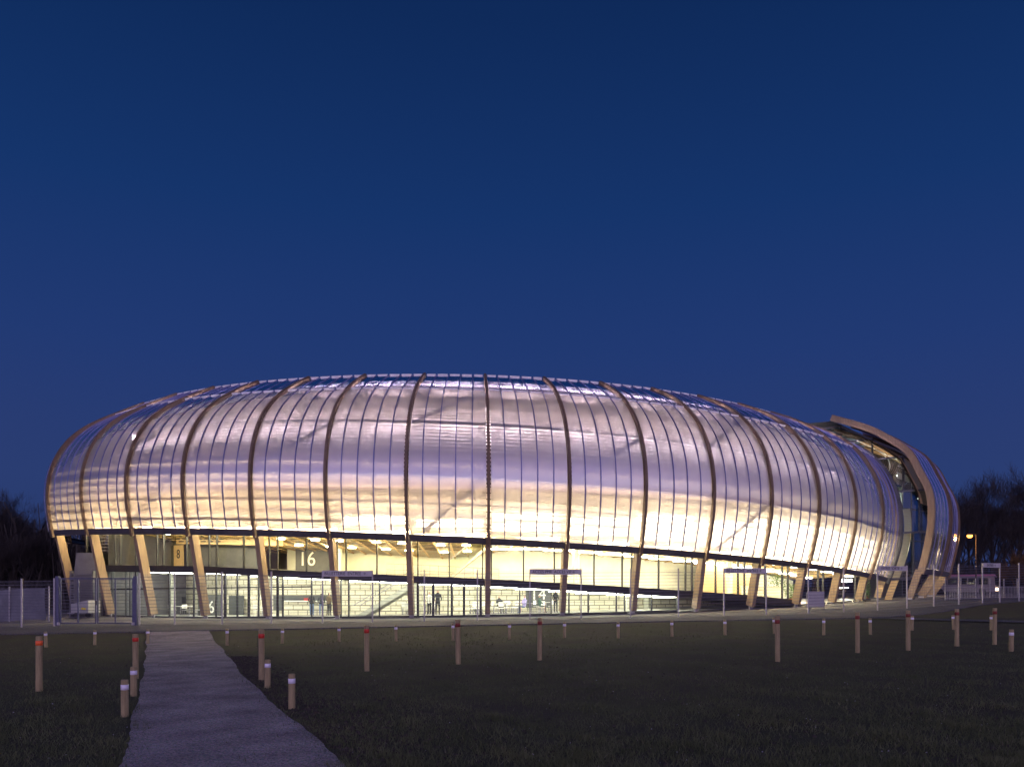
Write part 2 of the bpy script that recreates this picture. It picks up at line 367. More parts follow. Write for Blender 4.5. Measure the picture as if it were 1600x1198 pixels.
# gravel path
rows = []
for y in np.arange(-20, 44.9, .3):
    a = on_poly(PATH_L, y) + .04 * math.sin(y * 1.1) + .02 * random.uniform(-1, 1); b = on_poly(PATH_R, y) + .04 * math.sin(y * .9 + 2) + .02 * random.uniform(-1, 1)
    rows.append([(a + (b - a) * k / 8, y, g(a + (b - a) * k / 8, y) + .03) for k in range(9)])
struct(MB().grid(rows).build('gravel_path', 'gravel', smooth=True))
# forecourt: from the lawn edge to under the building, with a low kerb edge
rows = [[], [], [], [], [], [], []]
N_E = 260
for i in range(N_E + 1):
    x = -110 + 230 * i / N_E; y0 = edge_y(x)
    ys_ = [y0, y0 + .003, y0 + 3, y0 + 7, y0 + 12, y0 + 24, y0 + 75]
    for r, yy in enumerate(ys_): rows[r].append((x, yy, g(x, yy) + (.055 if r else -.05)))
struct(MB().grid(rows).build('forecourt', 'asphalt'))
# second pale footpath crossing the lawn on the right
fpc = [(20.5, 46.9), (23, 45.6), (26, 44.2), (30, 42.6), (36, 40.6), (46, 38.0), (60, 36)]
rows = []
for (x0, y0), (x1, y1) in zip(fpc, fpc[1:]):
    for k in range(6):
        t = k / 6; x = x0 + (x1 - x0) * t; y = y0 + (y1 - y0) * t; w = .55 if x > 22 else .3
        rows.append([(x - .2, y - w, g(x, y - w) + .05), (x, y, g(x, y) + .06), (x + .2, y + w, g(x, y + w) + .05)])
struct(MB().grid(rows).build('footpath', 'asphalt'))

# ------------------------------------------------------------------ the hall: plan curve and rib profile
PB = [(-37.018, 63.962), (-32.313, 60.155), (-27.469, 57.081), (-22.48, 54.715), (-17.331, 53.002), (-12.1, 51.871), (-6.798, 51.308), (-1.496, 51.334),
      (3.754, 51.993), (8.915, 53.283), (13.907, 55.177), (18.681, 57.641), (23.242, 60.631), (27.527, 64.143), (31.528, 68.166), (35.261, 72.688)]
PL = [np.array(p) for p in PB]
U0 = 6                                              # extra ribs carried round the left end and beyond the right edge
hd = 27.0
for _ in range(U0):
    a = math.radians(hd); hd -= 7.0; PL.insert(0, PL[0] + np.array([-math.sin(a), math.cos(a)]) * 5.6)
for _ in range(4):
    v = PL[-1] - PL[-2]; a = math.radians(3.2); PL.append(PL[-1] + np.array([v[0] * math.cos(a) - v[1] * math.sin(a), v[0] * math.sin(a) + v[1] * math.cos(a)]))
PL = np.array(PL)
TL = np.gradient(PL, axis=0); TL[U0] = (PL[U0 + 1] - PL[U0]) * .97 + (PL[U0 + 1] - PL[U0 + 2] + PL[U0 + 1] - PL[U0]) * 0
def plan(u):
    k = u + U0; i = int(max(0, min(len(PL) - 2, math.floor(k)))); t = k - i
    h00 = 2 * t ** 3 - 3 * t ** 2 + 1; h10 = t ** 3 - 2 * t ** 2 + t; h01 = -2 * t ** 3 + 3 * t ** 2; h11 = t ** 3 - t ** 2
    p = h00 * PL[i] + h10 * TL[i] + h01 * PL[i + 1] + h11 * TL[i + 1]
    tt = TL[i] * (1 - t) + TL[i + 1] * t; tt = tt / np.linalg.norm(tt)
    return p, tt
def pt(u, d, z):
    p, t = plan(u); return Vector((p[0] - t[1] * d, p[1] + t[0] * d, z))
def tan(u): t = plan(u)[1]; return Vector((t[0], t[1], 0))
def nin(u): t = plan(u)[1]; return Vector((-t[1], t[0], 0))
RING = {'base': (1.931, -.132, .226, .561, .139), 'fb': (.691, .37, 4.99, -1.842, -.375), 'p1': (.0, .0, 9.107, -1.879, -.419),
        'p2': (.9, -.658, 12.762, -1.76, -.377), 'w': (3.69, -1.497, 15.677, -1.324, -.185), 'c': (7.589, -.137, 17.719, -.49, .019)}
def ring(nm, u):
    s = max(-1.0, min(1.05, (u - 7.5) / 7.5)); q = RING[nm]; return q[0] + q[1] * s, q[2] + q[3] * s + q[4] * s * s
def spline(ctrl):
    """natural cubic through (d,z) control points, chord length parameter 0..n-1 by control point"""
    P = np.array(ctrl, float); n = len(P); c = np.r_[0, np.cumsum(np.linalg.norm(np.diff(P, axis=0), axis=1))]
    h = np.diff(c); A = np.eye(n); B = np.zeros((n, 2))
    for i in range(1, n - 1):
        A[i, i - 1] = h[i - 1]; A[i, i] = 2 * (h[i - 1] + h[i]); A[i, i + 1] = h[i]
        B[i] = 6 * ((P[i + 1] - P[i]) / h[i] - (P[i] - P[i - 1]) / h[i - 1])
    S = np.linalg.solve(A, B)
    def f(k):
        i = int(max(0, min(n - 2, math.floor(k)))); x = (k - i) * h[i]; H = h[i]
        return S[i] * (H - x) ** 3 / (6 * H) + S[i + 1] * x ** 3 / (6 * H) + (P[i] / H - S[i] * H / 6) * (H - x) + (P[i + 1] / H - S[i + 1] * H / 6) * x
    return f
RN = ['fb', 'p1', 'p2', 'w', 'c']
_sp = {}
def prof(u, k):                                     # k: 0 fascia foot, 1 purlin, 2 upper purlin, 3 gutter line, 4 crown
    u = round(u, 4)
    if u not in _sp: _sp[u] = spline([ring(n, u) for n in RN])
    return _sp[u](k)
def surf(u, k, off=0.0):
    """point on the shell; off > 0 goes inward along the profile normal"""
    d, z = prof(u, k)
    if off:
        e = 1e-3; a = prof(u, k - e); b = prof(u, k + e); tx, tz = b - a; L = math.hypot(tx, tz); d += tz / L * off; z -= tx / L * off
    return pt(u, d, z)
def u_at(px, d):
    lo, hi = -2.0, 17.0
    for _ in range(50):
        m = (lo + hi) / 2; p = pt(m, d, 0)
        if 800 + F * p.x / p.y < px: lo = m
        else: hi = m
    return (lo + hi) / 2
def z_at(py, Y): return EYE + (HOR - py) / F * Y
def place(px, py, d):
    u = u_at(px, d); p = pt(u, d, 0); p.z = z_at(py, p.y); return u, p
def base_z(u): return ring('base', u)[1]
SLU = [-3, 1, 3, 5, 7, 9, 11, 12.3, 13.2, 20]; SLZ = [3.95, 3.85, 3.63, 3.12, 2.71, 2.16, 1.58, 1.08, .80, .80]
def slab_z(u): return float(np.interp(u, SLU, SLZ))
KF = .072                                            # profile parameter at the top of the fascia
GD = 2.55                                           # glazing line, measured in from the belly of the shell

hall = empty('concert_hall', (2, 80, .2), absolute=True)
tag(hall, 'large rounded concert hall of glowing polycarbonate panels and curved timber ribs', 'concert hall')

# ribs and legs
def rib_mesh(pf, pts_uv, w, h): pass
for i in range(-3, 16):
    u = float(i); A = tan(u); ks = np.linspace(-.06, 4, 44)
    pts = [surf(u, k, .04) for k in ks]; Bn = []
    for j in range(len(ks)):
        t = (pts[min(j + 1, len(ks) - 1)] - pts[max(j - 1, 0)]).normalized(); Bn.append(A.cross(t).normalized())
    MB().sweep(pts, .18 if i < 15 else .10, .42, [A] * len(ks), Bn).build('rib', 'rib' if i < 15 else 'steel', hall)
    if i < 0: continue
    d0, z0 = ring('base', u); d1, z1 = ring('fb', u); zb = max(z0, g(*pt(u, d0, 0).xy))
    p0 = pt(u, d0 + .1, zb + .30); p1 = pt(u, d1 + .36, z1 + .35)
    MB().bar(p0, p1, .34, .60, nin(u)).build('column', 'leg', hall)
    f = MB(); f.box((0, 0, .17), (.30, .10, .34)); f.box((0, 0, .012), (.5, .5, .024))
    f.build('column_shoe', 'galv', hall, loc=Vector((p0.x, p0.y, zb + .03)) - hall.location, rot=(0, 0, math.atan2(A.y, A.x)))

# polycarbonate panels: five strips to a bay, below and above the gutter line
NP = 5
for i in range(-3, 15):
    for j in range(NP):
        ua = i + j / NP + (.028 if j == 0 else .006); ub = i + (j + 1) / NP - (.028 if j == NP - 1 else .006)
        jit = random.uniform(-.015, .015)
        for k0, k1, n, m in ((KF, 2.985, 26, 'poly'), (3.015, 3.99, 8, 'poly_top')):
            rows = [[surf(u, k, jit) for u in (ua, (ua + ub) / 2, ub)] for k in np.linspace(k0, k1, n)]
            MB().grid(rows).build('polycarbonate_panel', m, hall, smooth=True)
        if j:
            u = i + j / NP; A = tan(u); ks = np.linspace(KF, 3.99, 34); pts = [surf(u, k, .02) for k in ks]
            Bn = [A.cross((pts[min(q + 1, 33)] - pts[max(q - 1, 0)]).normalized()).normalized() for q in range(34)]
            MB().sweep(pts, .065, .13, [A] * 34, Bn).build('glazing_bar', 'alu', hall)
        for k in (3.0, 3.985):
            MB().bar(surf(ua + .012, k, -.03), surf(ub - .012, k, -.03), .08, .10).build('gutter_flashing', 'white_metal', hall)
    uu = [i + .03 + .94 * q / 6 for q in range(7)]
    fm = MB(); fr = [[surf(u, k, o) for u in uu] for k, o in ((-.035, .30), (-.035, .02), (KF - .004, -.02), (KF - .004, .26))]
    fm.grid(fr); fm.build('fascia', 'fascia', hall)
    for k, r in ((1.0, .12), (2.0, .07)):
        MB().tube([surf(u, k, r + .03) for u in uu], r, 6).build('purlin', 'alu', hall)
for a, ka, b, kb in ((2.05, .15, 2.95, 1.05), (4.05, 1.02, 4.98, 1.98), (6.2, .12, 6.97, .98), (6.05, 2.0, 6.97, 2.96), (8.05, 1.02, 8.97, 1.96), (10.15, .12, 10.97, .98), (0.05, 1.02, .95, 1.95), (10.05, 2.0, 10.95, 2.9), (12.05, 1.02, 12.95, 1.95)):
    MB().tube([surf(a + (b - a) * t, ka + (kb - ka) * t, .26) for t in np.linspace(0, 1, 9)], .12, 6).build('diagonal_brace', 'alu', hall)

# timber slat lining behind the skin and its backing wall
sl = MB()
us = [x / 2 for x in range(-6, 31)]
for k in list(np.arange(.14, .90, .105)) + list(np.arange(.93, 3.9, .082)):
    hh = .009 if k < .9 else .0175
    r0 = [[surf(u, k + dk, o) for u in us] for dk, o in ((-hh, .85), (-hh, .78), (hh, .78), (hh, .85), (-hh, .85))]
    sl.grid(r0)
sl.build('slat_lining', 'inner_timber', hall, stuff=True)
MB().grid([[surf(u, k, 2.95) for u in us] for k in np.linspace(.02, 3.95, 18)]).build('lining_wall', 'backing', hall, smooth=True)
MB().grid([[surf(u, 3.97, o) for u in us] for o in (.25, 1.5, 3.3)]).build('cavity_soffit', 'backing', hall)
# roof: from the crown ring to a low flat dome
ur = [x / 2 for x in range(-12, 31)]
rr = []
for d, z in ((0, 0), (3, .5), (8, .9), (14, 1.1), (20, 1.2)):
    rr.append([pt(u, ring('c', u)[0] + .1 + d, ring('c', u)[1] - .25 + z * .3) for u in ur])
MB().grid(rr).build('roof', 'roof', hall, smooth=True)
# solid core of the auditorium
MB().grid([[pt(u, 16.5, z) for u in us] for z in (-.2, 17.2)]).build('auditorium_wall', 'grey_concrete', hall)

# ------------------------------------------------------------------ foyer
uf = [x / 4 for x in range(2, 63)]
def zfloor(u): return base_z(u) + .09
MB().grid([[pt(u, d, zfloor(u)) for u in uf] for d in (GD - .25, 8, 15)]).build('ground_floor', 'floor', hall)
ug = [x / 4 for x in range(3, 50)]
def sweep_slab(b, us_, d0, d1, z1, th):
    top = [[pt(u, d0, z1(u)) for u in us_], [pt(u, d1, z1(u)) for u in us_]]
    bot = [[pt(u, d0, z1(u) - th) for u in us_], [pt(u, d1, z1(u) - th) for u in us_]]
    b.grid(top); b.grid(bot); b.grid([top[0], bot[0]]); b.grid([top[1], bot[1]]); return b
sweep_slab(MB(), ug, GD + .30, 15, slab_z, .36).build('upper_floor', 'floor', hall)
for i in range(0, 13):
    u2 = [max(.78, i + q / 4) for q in range(5)]
    if i == 12: u2 = [12, 12.25]
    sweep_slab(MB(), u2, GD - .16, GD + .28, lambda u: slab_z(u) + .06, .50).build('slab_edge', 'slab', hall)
# back walls
def wall_strip(name, m, ua, ub, d, z0, z1, n=None):
    n = n or max(2, int((ub - ua) * 4)); U = [ua + (ub - ua) * q / n for q in range(n + 1)]
    return MB().grid([[pt(u, d, z0(u)) for u in U], [pt(u, d, z1(u)) for u in U]]).build(name, m, hall)
wall_strip('foyer_wall', 'block', .8, 12.2, 9.2, zfloor, lambda u: slab_z(u) - .36)
wall_strip('gallery_wall', 'concrete', 3.0, 12.4, 11.2, slab_z, lambda u: ring('fb', u)[1] + .3)
wall_strip('gallery_wall', 'grey_door', .8, 3.0, 8.0, slab_z, lambda u: ring('fb', u)[1] + .3)
wall_strip('gallery_wall', 'ply', 11.2, 12.9, 8.6, slab_z, lambda u: ring('fb', u)[1] + .2)
wall_strip('gallery_wall', 'concrete', 12.9, 15.3, 10.2, slab_z, lambda u: ring('fb', u)[1] + .2)
for ue, dd in ((.8, 9.2), (12.2, 9.2)):
    MB().quad(pt(ue, GD, zfloor(ue)), pt(ue, dd, zfloor(ue)), pt(ue, dd, slab_z(ue)), pt(ue, GD, slab_z(ue))).build('end_wall', 'grey_concrete', hall)
MB().quad(pt(.8, GD, slab_z(.8)), pt(.8, 8, slab_z(.8)), pt(.8, 8, 7), pt(.8, GD, 7)).build('end_wall', 'grey_concrete', hall)
# raked slatted ceiling of the gallery
def ceil_z(u, d):
    top = ring('fb', u)[1] + .62; fall = float(np.interp(u, [1, 3, 6.4, 7.6, 16], [.16, .155, .165, .05, .03])); return top - fall * (d - GD)
cs = MB(); uc = [x / 4 for x in range(3, 62)]
for d in np.arange(GD + .3, 12.8, .52):
    z = lambda u, d=d: ceil_z(u, d)
    cs.grid([[pt(u, d, z(u)) for u in uc], [pt(u, d + .24, z(u)) for u in uc]]); cs.grid([[pt(u, d, z(u)) for u in uc], [pt(u, d, z(u) + .03) for u in uc]])
cs.build('slatted_ceiling', 'ply', hall, stuff=True)
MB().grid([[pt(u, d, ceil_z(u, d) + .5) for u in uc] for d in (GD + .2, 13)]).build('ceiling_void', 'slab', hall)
for i in range(1, 61):
    u = .7 + i * .25
    if u > 15.2: break
    MB().bar(pt(u, GD + .3, ceil_z(u, GD + .3) - .03), pt(u, 12.8, ceil_z(u, 12.8) - .03), .11, .10).build('ceiling_batten', 'ply', hall)
# soffit ring between glazing head and fascia
MB().grid([[surf(u, -.03, .28) for u in uc], [pt(u, GD + .05, ring('fb', u)[1] + .45) for u in uc]]).build('soffit', 'fascia', hall)

# facade glazing: mullions, panes, transoms, doors
def top_z(u): return ring('fb', u)[1] + .48
us_up = []
upx = [136, 157, 181, 189, 213, 246, 256, 292, 327, 339, 381, 421, 434, 479, 527, 541, 589, 653, 702, 754, 768, 818, 866, 928, 972, 987, 1029, 1071, 1081, 1118, 1153, 1163, 1195, 1222, 1231, 1278, 1286, 1318, 1336, 1352]
ups = [u_at(p, GD) for p in upx]
for u in ups:
    MB().bar(pt(u, GD, slab_z(u) + .04), pt(u, GD, top_z(u)), .07, .16, nin(u)).build('mullion', 'mullion', hall)
def pane(ua, ub, z0, z1, m='glass'):
    if ub - ua < .005: return
    n = 3; U = [ua + (ub - ua) * q / n for q in range(n + 1)]
    return MB().grid([[pt(u, GD + .01, z0(u)) for u in U], [pt(u, GD + .01, z1(u)) for u in U]]).build('window_pane', m, hall)
for a, b in zip(ups, ups[1:]): pane(a + .006, b - .006, lambda u: slab_z(u) + .06, lambda u: top_z(u) - .05)
MB().tube([pt(u, GD, top_z(u)) for u in [ups[0] + (ups[-1] - ups[0]) * q / 60 for q in range(61)]], .07, 4).build('head_rail', 'mullion', hall)
lpx = [148, 163, 176, 197, 204, 213, 232, 265, 303, 321, 338, 352, 371, 389, 404, 434, 442, 487, 533, 545, 593, 653, 677, 700, 706, 725, 751, 764, 812, 861, 889, 919, 963, 976, 1018, 1058]
lps = [u_at(p, GD) for p in lpx]
thick = {213, 352, 389, 434, 653, 677, 706, 725, 751}
for p, u in zip(lpx, lps):
    MB().bar(pt(u, GD, zfloor(u)), pt(u, GD, slab_z(u) - .40), .15 if p in thick else .07, .14, nin(u)).build('mullion', 'mullion', hall)
for a, b in zip(lps, lps[1:]): pane(a + .006, b - .006, lambda u: zfloor(u) + .04, lambda u: slab_z(u) - .42)
for a, b in zip(lps, lps[1:]):
    MB().bar(pt(a + .004, GD, zfloor(a) + .03), pt(b - .004, GD, zfloor(b) + .03), .10, .12).build('sill_rail', 'mullion', hall)
for pa, pb in ((148, 213), (213, 265), (265, 321), (321, 352), (352, 404), (404, 434), (434, 487)):
    a, b = u_at(pa, GD), u_at(pb, GD)
    MB().bar(pt(a + .01, GD, zfloor(a) + 2.12), pt(b - .01, GD, zfloor(b) + 2.12), .12, .10).build('transom', 'mullion', hall)
for pa in (651, 700): 
    a, b = u_at(pa, GD), u_at(pa + (26 if pa == 651 else 52), GD)
    MB().bar(pt(a + .01, GD, zfloor(a) + 2.24), pt(b - .01, GD, zfloor(b) + 2.24), .12, .12).build('transom', 'mullion', hall)
# right hand ground level glazing rail
for i in range(12, 15):
    MB().bar(pt(i + .1, GD, base_z(i) + .15), pt(i + 1, GD, base_z(i + 1) + .15), .12, .14).build('sill_rail', 'mullion', hall)

def facing(u): t = tan(u); return math.atan2(t.y, t.x)
def panel_on(name, m, px0, px1, py0, py1, d, th=.06, label=None):
    ua, pa = place(px0, py1, d); ub, pb = place(px1, py0, d); c = (pa + pb) / 2
    w = (Vector((pb.x, pb.y)) - Vector((pa.x, pa.y))).length; h = abs(pb.z - pa.z)
    um = (ua + ub) / 2; o = MB().box((0, 0, 0), (w, th, h)).build(name, m, hall, loc=Vector((c.x, c.y, (pa.z + pb.z) / 2)) - hall.location, rot=(0, 0, facing(um)), label=label)
    return o, w, h
def number_on(o, txt, size, m, x=0, z=0):
    return link('lettering', text_mesh(txt, size, m), o, loc=(x, -.05, z), rot=(math.pi / 2, 0, 0))
o, w, h = panel_on('door_panel', 'ply', 272, 287, 851, 888, 7.7); number_on(o, '8', 1.05, 'black', 0, .2)
panel_on('door', 'grey_door', 222, 246, 853, 888, 7.8); panel_on('door', 'grey_door', 248, 271, 852, 888, 7.8)
o, w, h = panel_on('door_panel', 'grey_door', 462, 516, 856, 893, 10.8); number_on(o, '16', 1.6, 'white', -w * .16, .05)
o, w, h = panel_on('door_panel', 'grey_door', 310, 347, 929, 972, 6.5); number_on(o, '6', 1.35, 'white', .18, .1)
o, w, h = panel_on('door_panel', 'grey_door', 822, 861, 920, 949, 9.0); number_on(o, '14', 1.25, 'white', -w * .02, .28)
panel_on('door', 'grey_door', 278, 290, 932, 960, 8.8); panel_on('door', 'grey_door', 358, 381, 930, 972, 8.8)
panel_on('door', 'grey_door', 150, 170, 902, 970, 7.0); panel_on('door', 'grey_door', 176, 204, 906, 970, 6.2)
panel_on('door', 'ply', 218, 232, 926, 970, 6.2)
o, w, h = panel_on('wall_sign', 'concrete', 1100, 1112, 893, 908, 9.5); number_on(o, '+245', .7, 'black')
panel_on('poster', 'red', 475, 487, 934, 951, 8.6); panel_on('menu_board', 'white', 454, 465, 938, 952, 8.7)
panel_on('counter_niche', 'grey_door', 427, 520, 930, 953, 9.05)
# timber lattice in the left gallery; black blocks stand for its shaded holes
for r, py in enumerate((836.5, 840.5, 844.5)):
    for k in range(11):
        panel_on('dark_lattice_block', 'black', 222 + k * 11.5 + (5.5 if r % 2 else 0), 229.5 + k * 11.5 + (5.5 if r % 2 else 0), py, py + 2.2, 6.9, .03)
MB().grid([[pt(u, 7.0, ring('fb', u)[1] - .55) for u in np.linspace(1.2, 3.6, 12)], [pt(u, 7.0, ring('fb', u)[1] + .5) for u in np.linspace(1.2, 3.6, 12)]]).build('lattice_board', 'ply', hall)
# foyer piers
for px, d in ((270, 7.5), (530, 9.5), (648, 6.0), (900, 8.0), (1010, 9.0), (1140, 7.0), (982, 6)):
    u = u_at(px, d); p = pt(u, d, 0)
    top = ceil_z(u, d) if px in (530, 900, 1140) else slab_z(u) - .36; bot = slab_z(u) if px in (530, 900, 1140) else zfloor(u)
    MB().lathe([(.24, 0), (.24, top - bot)], 14).build('pier', 'concrete', hall, smooth=False, loc=Vector((p.x, p.y, bot)) - hall.location)
# open stair rising to the gallery
ua, pa = place(551, 967, 5.0); ub, pb = place(641, 913, 5.0)
st = empty('staircase', pa); st.parent = hall; st.location = pa - hall.location
v = pb - pa; NS = 16; side = nin(ua)
for k in range(NS):
    q = v * ((k + .5) / NS); MB().box((0, 0, 0), (v.xy.length / NS * 1.15, 1.5, .06), 0).build('step', 'stair', st, loc=q + side * .75, rot=(0, 0, math.atan2(v.y, v.x)))
for o_ in (0, 1.5): MB().bar(side * o_ + Vector((0, 0, -.1)), v + side * o_ + Vector((0, 0, -.1)), .08, .34).build('stringer', 'stair', st)
for o_ in (0, 1.5): MB().tube([side * o_ + Vector((0, 0, .95)), v + side * o_ + Vector((0, 0, .95))], .035, 6).build('handrail', 'galv', st)
# upper stair with a glass balustrade
ua, pa = place(703, 899, 5.5); ub, pb = place(763, 850, 5.5); v = pb - pa; h = Vector((0, 0, 1.25))
MB().quad(pa, pb, pb + h * .9, pa + h * .9).build('stair_balustrade', 'balustrade', hall)
MB().bar(pa + h * .9, pb + h * .9, .07, .06).build('handrail', 'galv', hall)
MB().bar(pa + nin(ua) * .8 - Vector((0, 0, .1)), pb + nin(ua) * .8 - Vector((0, 0, .1)), 1.5, .2).build('stair_flight', 'stair', hall)
# gallery railing
for k in range(14):
    u = 5.2 + k * .16; MB().bar(pt(u, 10, slab_z(u)), pt(u, 10, slab_z(u) + .95), .04, .04).build('railing_post', 'galv', hall)
for zz in (.5, .95): MB().tube([pt(5.2 + q * .13, 10, slab_z(5.2 + q * .13) + zz) for q in range(17)], .025, 5).build('handrail', 'galv', hall)

# ------------------------------------------------------------------ the overlapping second shell on the right
SPB = [np.array(p) for p in ((39.5, 75.0), (43.75, 79.9), (47.4, 85.1), (50.4, 90.6), (52.9, 96.4), (54.8, 102.4))]
STL = np.gradient(np.array(SPB), axis=0)
SCT = [(.84, 3.55), (.18, 6.5), (-.08, 9.3), (.24, 11.6), (1.0, 13.3), (2.12, 15.4), (3.45, 16.5), (5.0, 17.6), (7.0, 18.6), (9.3, 19.55)]
ssp = spline(SCT)
def splan(u):
    i = int(max(0, min(len(SPB) - 2, math.floor(u)))); t = u - i
    h00 = 2 * t ** 3 - 3 * t ** 2 + 1; h10 = t ** 3 - 2 * t ** 2 + t; h01 = -2 * t ** 3 + 3 * t ** 2; h11 = t ** 3 - t ** 2
    p = h00 * SPB[i] + h10 * STL[i] + h01 * SPB[i + 1] + h11 * STL[i + 1]; tt = STL[i] * (1 - t) + STL[i + 1] * t
    return p, tt / np.linalg.norm(tt)
def spt(u, d, z): p, t = splan(u); return Vector((p[0] - t[1] * d, p[1] + t[0] * d, z))
def ssurf(u, k, off=0.0):
    d, z = ssp(k)
    z -= .10 * max(0, u) * (1 if k > 0 else 1)
    if off:
        a = ssp(k - 1e-3); b = ssp(k + 1e-3); tx, tz = b - a; L = math.hypot(tx, tz); d += tz / L * off; z -= tx / L * off
    return spt(u, d, z)
for i in range(6):
    t = splan(i)[1]; A = Vector((t[0], t[1], 0)); n = Vector((-t[1], t[0], 0)); ks = np.linspace(-.05, 9, 48)
    dp = .62 if i == 0 else .44; off = .22 if i == 0 else .06
    pts = [ssurf(i, k, off) for k in ks]
    Bn = [A.cross((pts[min(q + 1, 47)] - pts[max(q - 1, 0)]).normalized()).normalized() for q in range(48)]
    MB().sweep(pts, .34, dp, [A] * 48, Bn).build('rib', 'leg' if i == 0 else 'rib', hall)
    zb = g(*spt(i, 2, 0).xy); p0 = spt(i, 2.05 if i == 0 else 2.6, zb + .2); p1 = ssurf(i, .05, .42)
    MB().bar(p0, p1, .36, .62 if i == 0 else .8, n).build('column', 'leg', hall)
    MB().box((0, 0, .1), (.5, .5, .2), math.atan2(A.y, A.x)).build('column_shoe', 'galv', hall, loc=Vector((p0.x, p0.y, zb + .02)) - hall.location)
for i in range(5):
    for j in range(NP):
        ua = i + j / NP + (.03 if j == 0 else .006); ub = i + (j + 1) / NP - (.03 if j == NP - 1 else .006)
        MB().grid([[ssurf(u, k) for u in (ua, (ua + ub) / 2, ub)] for k in np.linspace(.14, 8.95, 34)]).build('polycarbonate_panel', 'poly', hall, smooth=True)
        if j:
            u = i + j / NP; t = splan(u)[1]; A = Vector((t[0], t[1], 0)); pts = [ssurf(u, k, .02) for k in np.linspace(.14, 8.95, 34)]
            MB().sweep(pts, .055, .13, [A] * 34, [A.cross((pts[min(q + 1, 33)] - pts[max(q - 1, 0)]).normalized()).normalized() for q in range(34)]).build('glazing_bar', 'alu', hall)
    uu = [i + .03 + .94 * q / 5 for q in range(6)]
    MB().grid([[ssurf(u, k, o) for u in uu] for k, o in ((-.05, .3), (-.05, .02), (.13, -.02), (.13, .3))]).build('fascia', 'fascia', hall)
    for k in (1.55, 3.5): MB().tube([ssurf(u, k, .24) for u in uu], .09, 6).build('purlin', 'alu', hall)
# timber lining of the canopy, seen from below through the gap
lm = MB(); ul = [q / 3 for q in range(0, 16)]
for k in np.arange(2.6, 8.9, .11):
    lm.grid([[ssurf(u, k + a, o) for u in ul] for a, o in ((-.035, 1.35), (-.035, 1.25), (.035, 1.25), (.035, 1.35), (-.035, 1.35))])
lm.build('slat_lining', 'inner_timber', hall, stuff=True)
MB().grid([[ssurf(u, k, 1.15) for u in ul] for k in np.linspace(2.4, 8.95, 14)]).build('canopy_lining', 'ply', hall, smooth=True)
MB().grid([[ssurf(u, k, 1.15) for u in ul[4:]] for k in np.linspace(.2, 2.4, 5)]).build('lining_wall', 'backing', hall, smooth=True)
MB().grid([[spt(u, d, z) for u in ul] for d, z in ((9.3, 19.0), (16, 19.3), (26, 19.5))]).build('roof', 'roof', hall)
for u in (.9, 1.9):                                                   # raking canopy ribs and spider struts
    pts = [ssurf(u, k, 1.5) for k in np.linspace(2.8, 8.9, 20)]; t = splan(u)[1]; A = Vector((t[0], t[1], 0))
    MB().sweep(pts, .22, .34, [A] * 20, [A.cross((pts[min(q + 1, 19)] - pts[max(q - 1, 0)]).normalized()).normalized() for q in range(20)]).build('canopy_rib', 'ply', hall)
for k in (4.6, 6.2, 7.6): MB().tube([ssurf(u, k, 1.65) for u in ul], .06, 6).build('canopy_purlin', 'white_metal', hall)
# bare inner rib of the first shell behind the glass
A = tan(16.05); pts = [surf(16.05, k, .35) - A * 1.2 for k in np.linspace(-.9, 1.8, 34)]
MB().sweep(pts, .32, .6, [A] * 34, [A.cross((pts[min(q + 1, 33)] - pts[max(q - 1, 0)]).normalized()).normalized() for q in range(34)]).build('inner_rib', 'ply', hall)
# glazing of the gap: stepped grid of steel bars between the two shells
def gp(px, py, Y): return Vector(((px - 800) / F * Y, Y, z_at(py, Y)))
GN = [((1314, 665), (1314, 690), 82), ((1363, 684.5), (1363, 718), 79.5), ((1411.5, 710), (1411.5, 767), 77.2), ((1436, 765), (1436, 831), 76.4), ((1427, 830), (1427, 938), 76.6)]
for a, b, Y in GN: MB().bar(gp(*a, Y), gp(*b, Y), .14, .16, (0, 1, 0)).build('mullion', 'steel', hall)
GH = [((1272, 672, 83), (1314, 665, 82)), ((1314, 666, 82), (1426, 714, 77)), ((1318, 692, 81.5), (1364, 684.5, 79.5)), ((1362, 718, 79.5), (1418, 712.5, 77)), ((1398, 768, 76.4), (1449, 764.5, 76.2)), ((1402, 832.5, 76.2), (1450, 830, 76.4)), ((1386, 905, 75.5), (1432, 903, 76.4))]
for a, b in GH: MB().bar(gp(a[0], a[1], a[2]), gp(b[0], b[1], b[2]), .14, .18).build('transom', 'steel', hall)
for q in ([(1404, 768, 76.5), (1436, 766, 76.4), (1436, 830, 76.4), (1404, 832, 76.4)], [(1436, 766, 76.4), (1449, 765, 76.3), (1449, 830, 76.4), (1436, 830, 76.4)],
          [(1365, 719, 79.2), (1411, 714, 77.2), (1411, 766, 77.2), (1398, 768, 77.2)], [(1412, 714, 77.2), (1436, 737, 76.6), (1446, 764, 76.4), (1412, 766, 77.2)],
          [(1401, 834, 76.4), (1427, 832, 76.6), (1427, 902, 76.6), (1392, 905, 76.2)], [(1427, 832, 76.6), (1447, 832, 76.6), (1433, 902, 76.6), (1427, 902, 76.6)]):
    MB().quad(*[gp(*p) for p in q]).build('window_pane', 'blue_glass', hall)
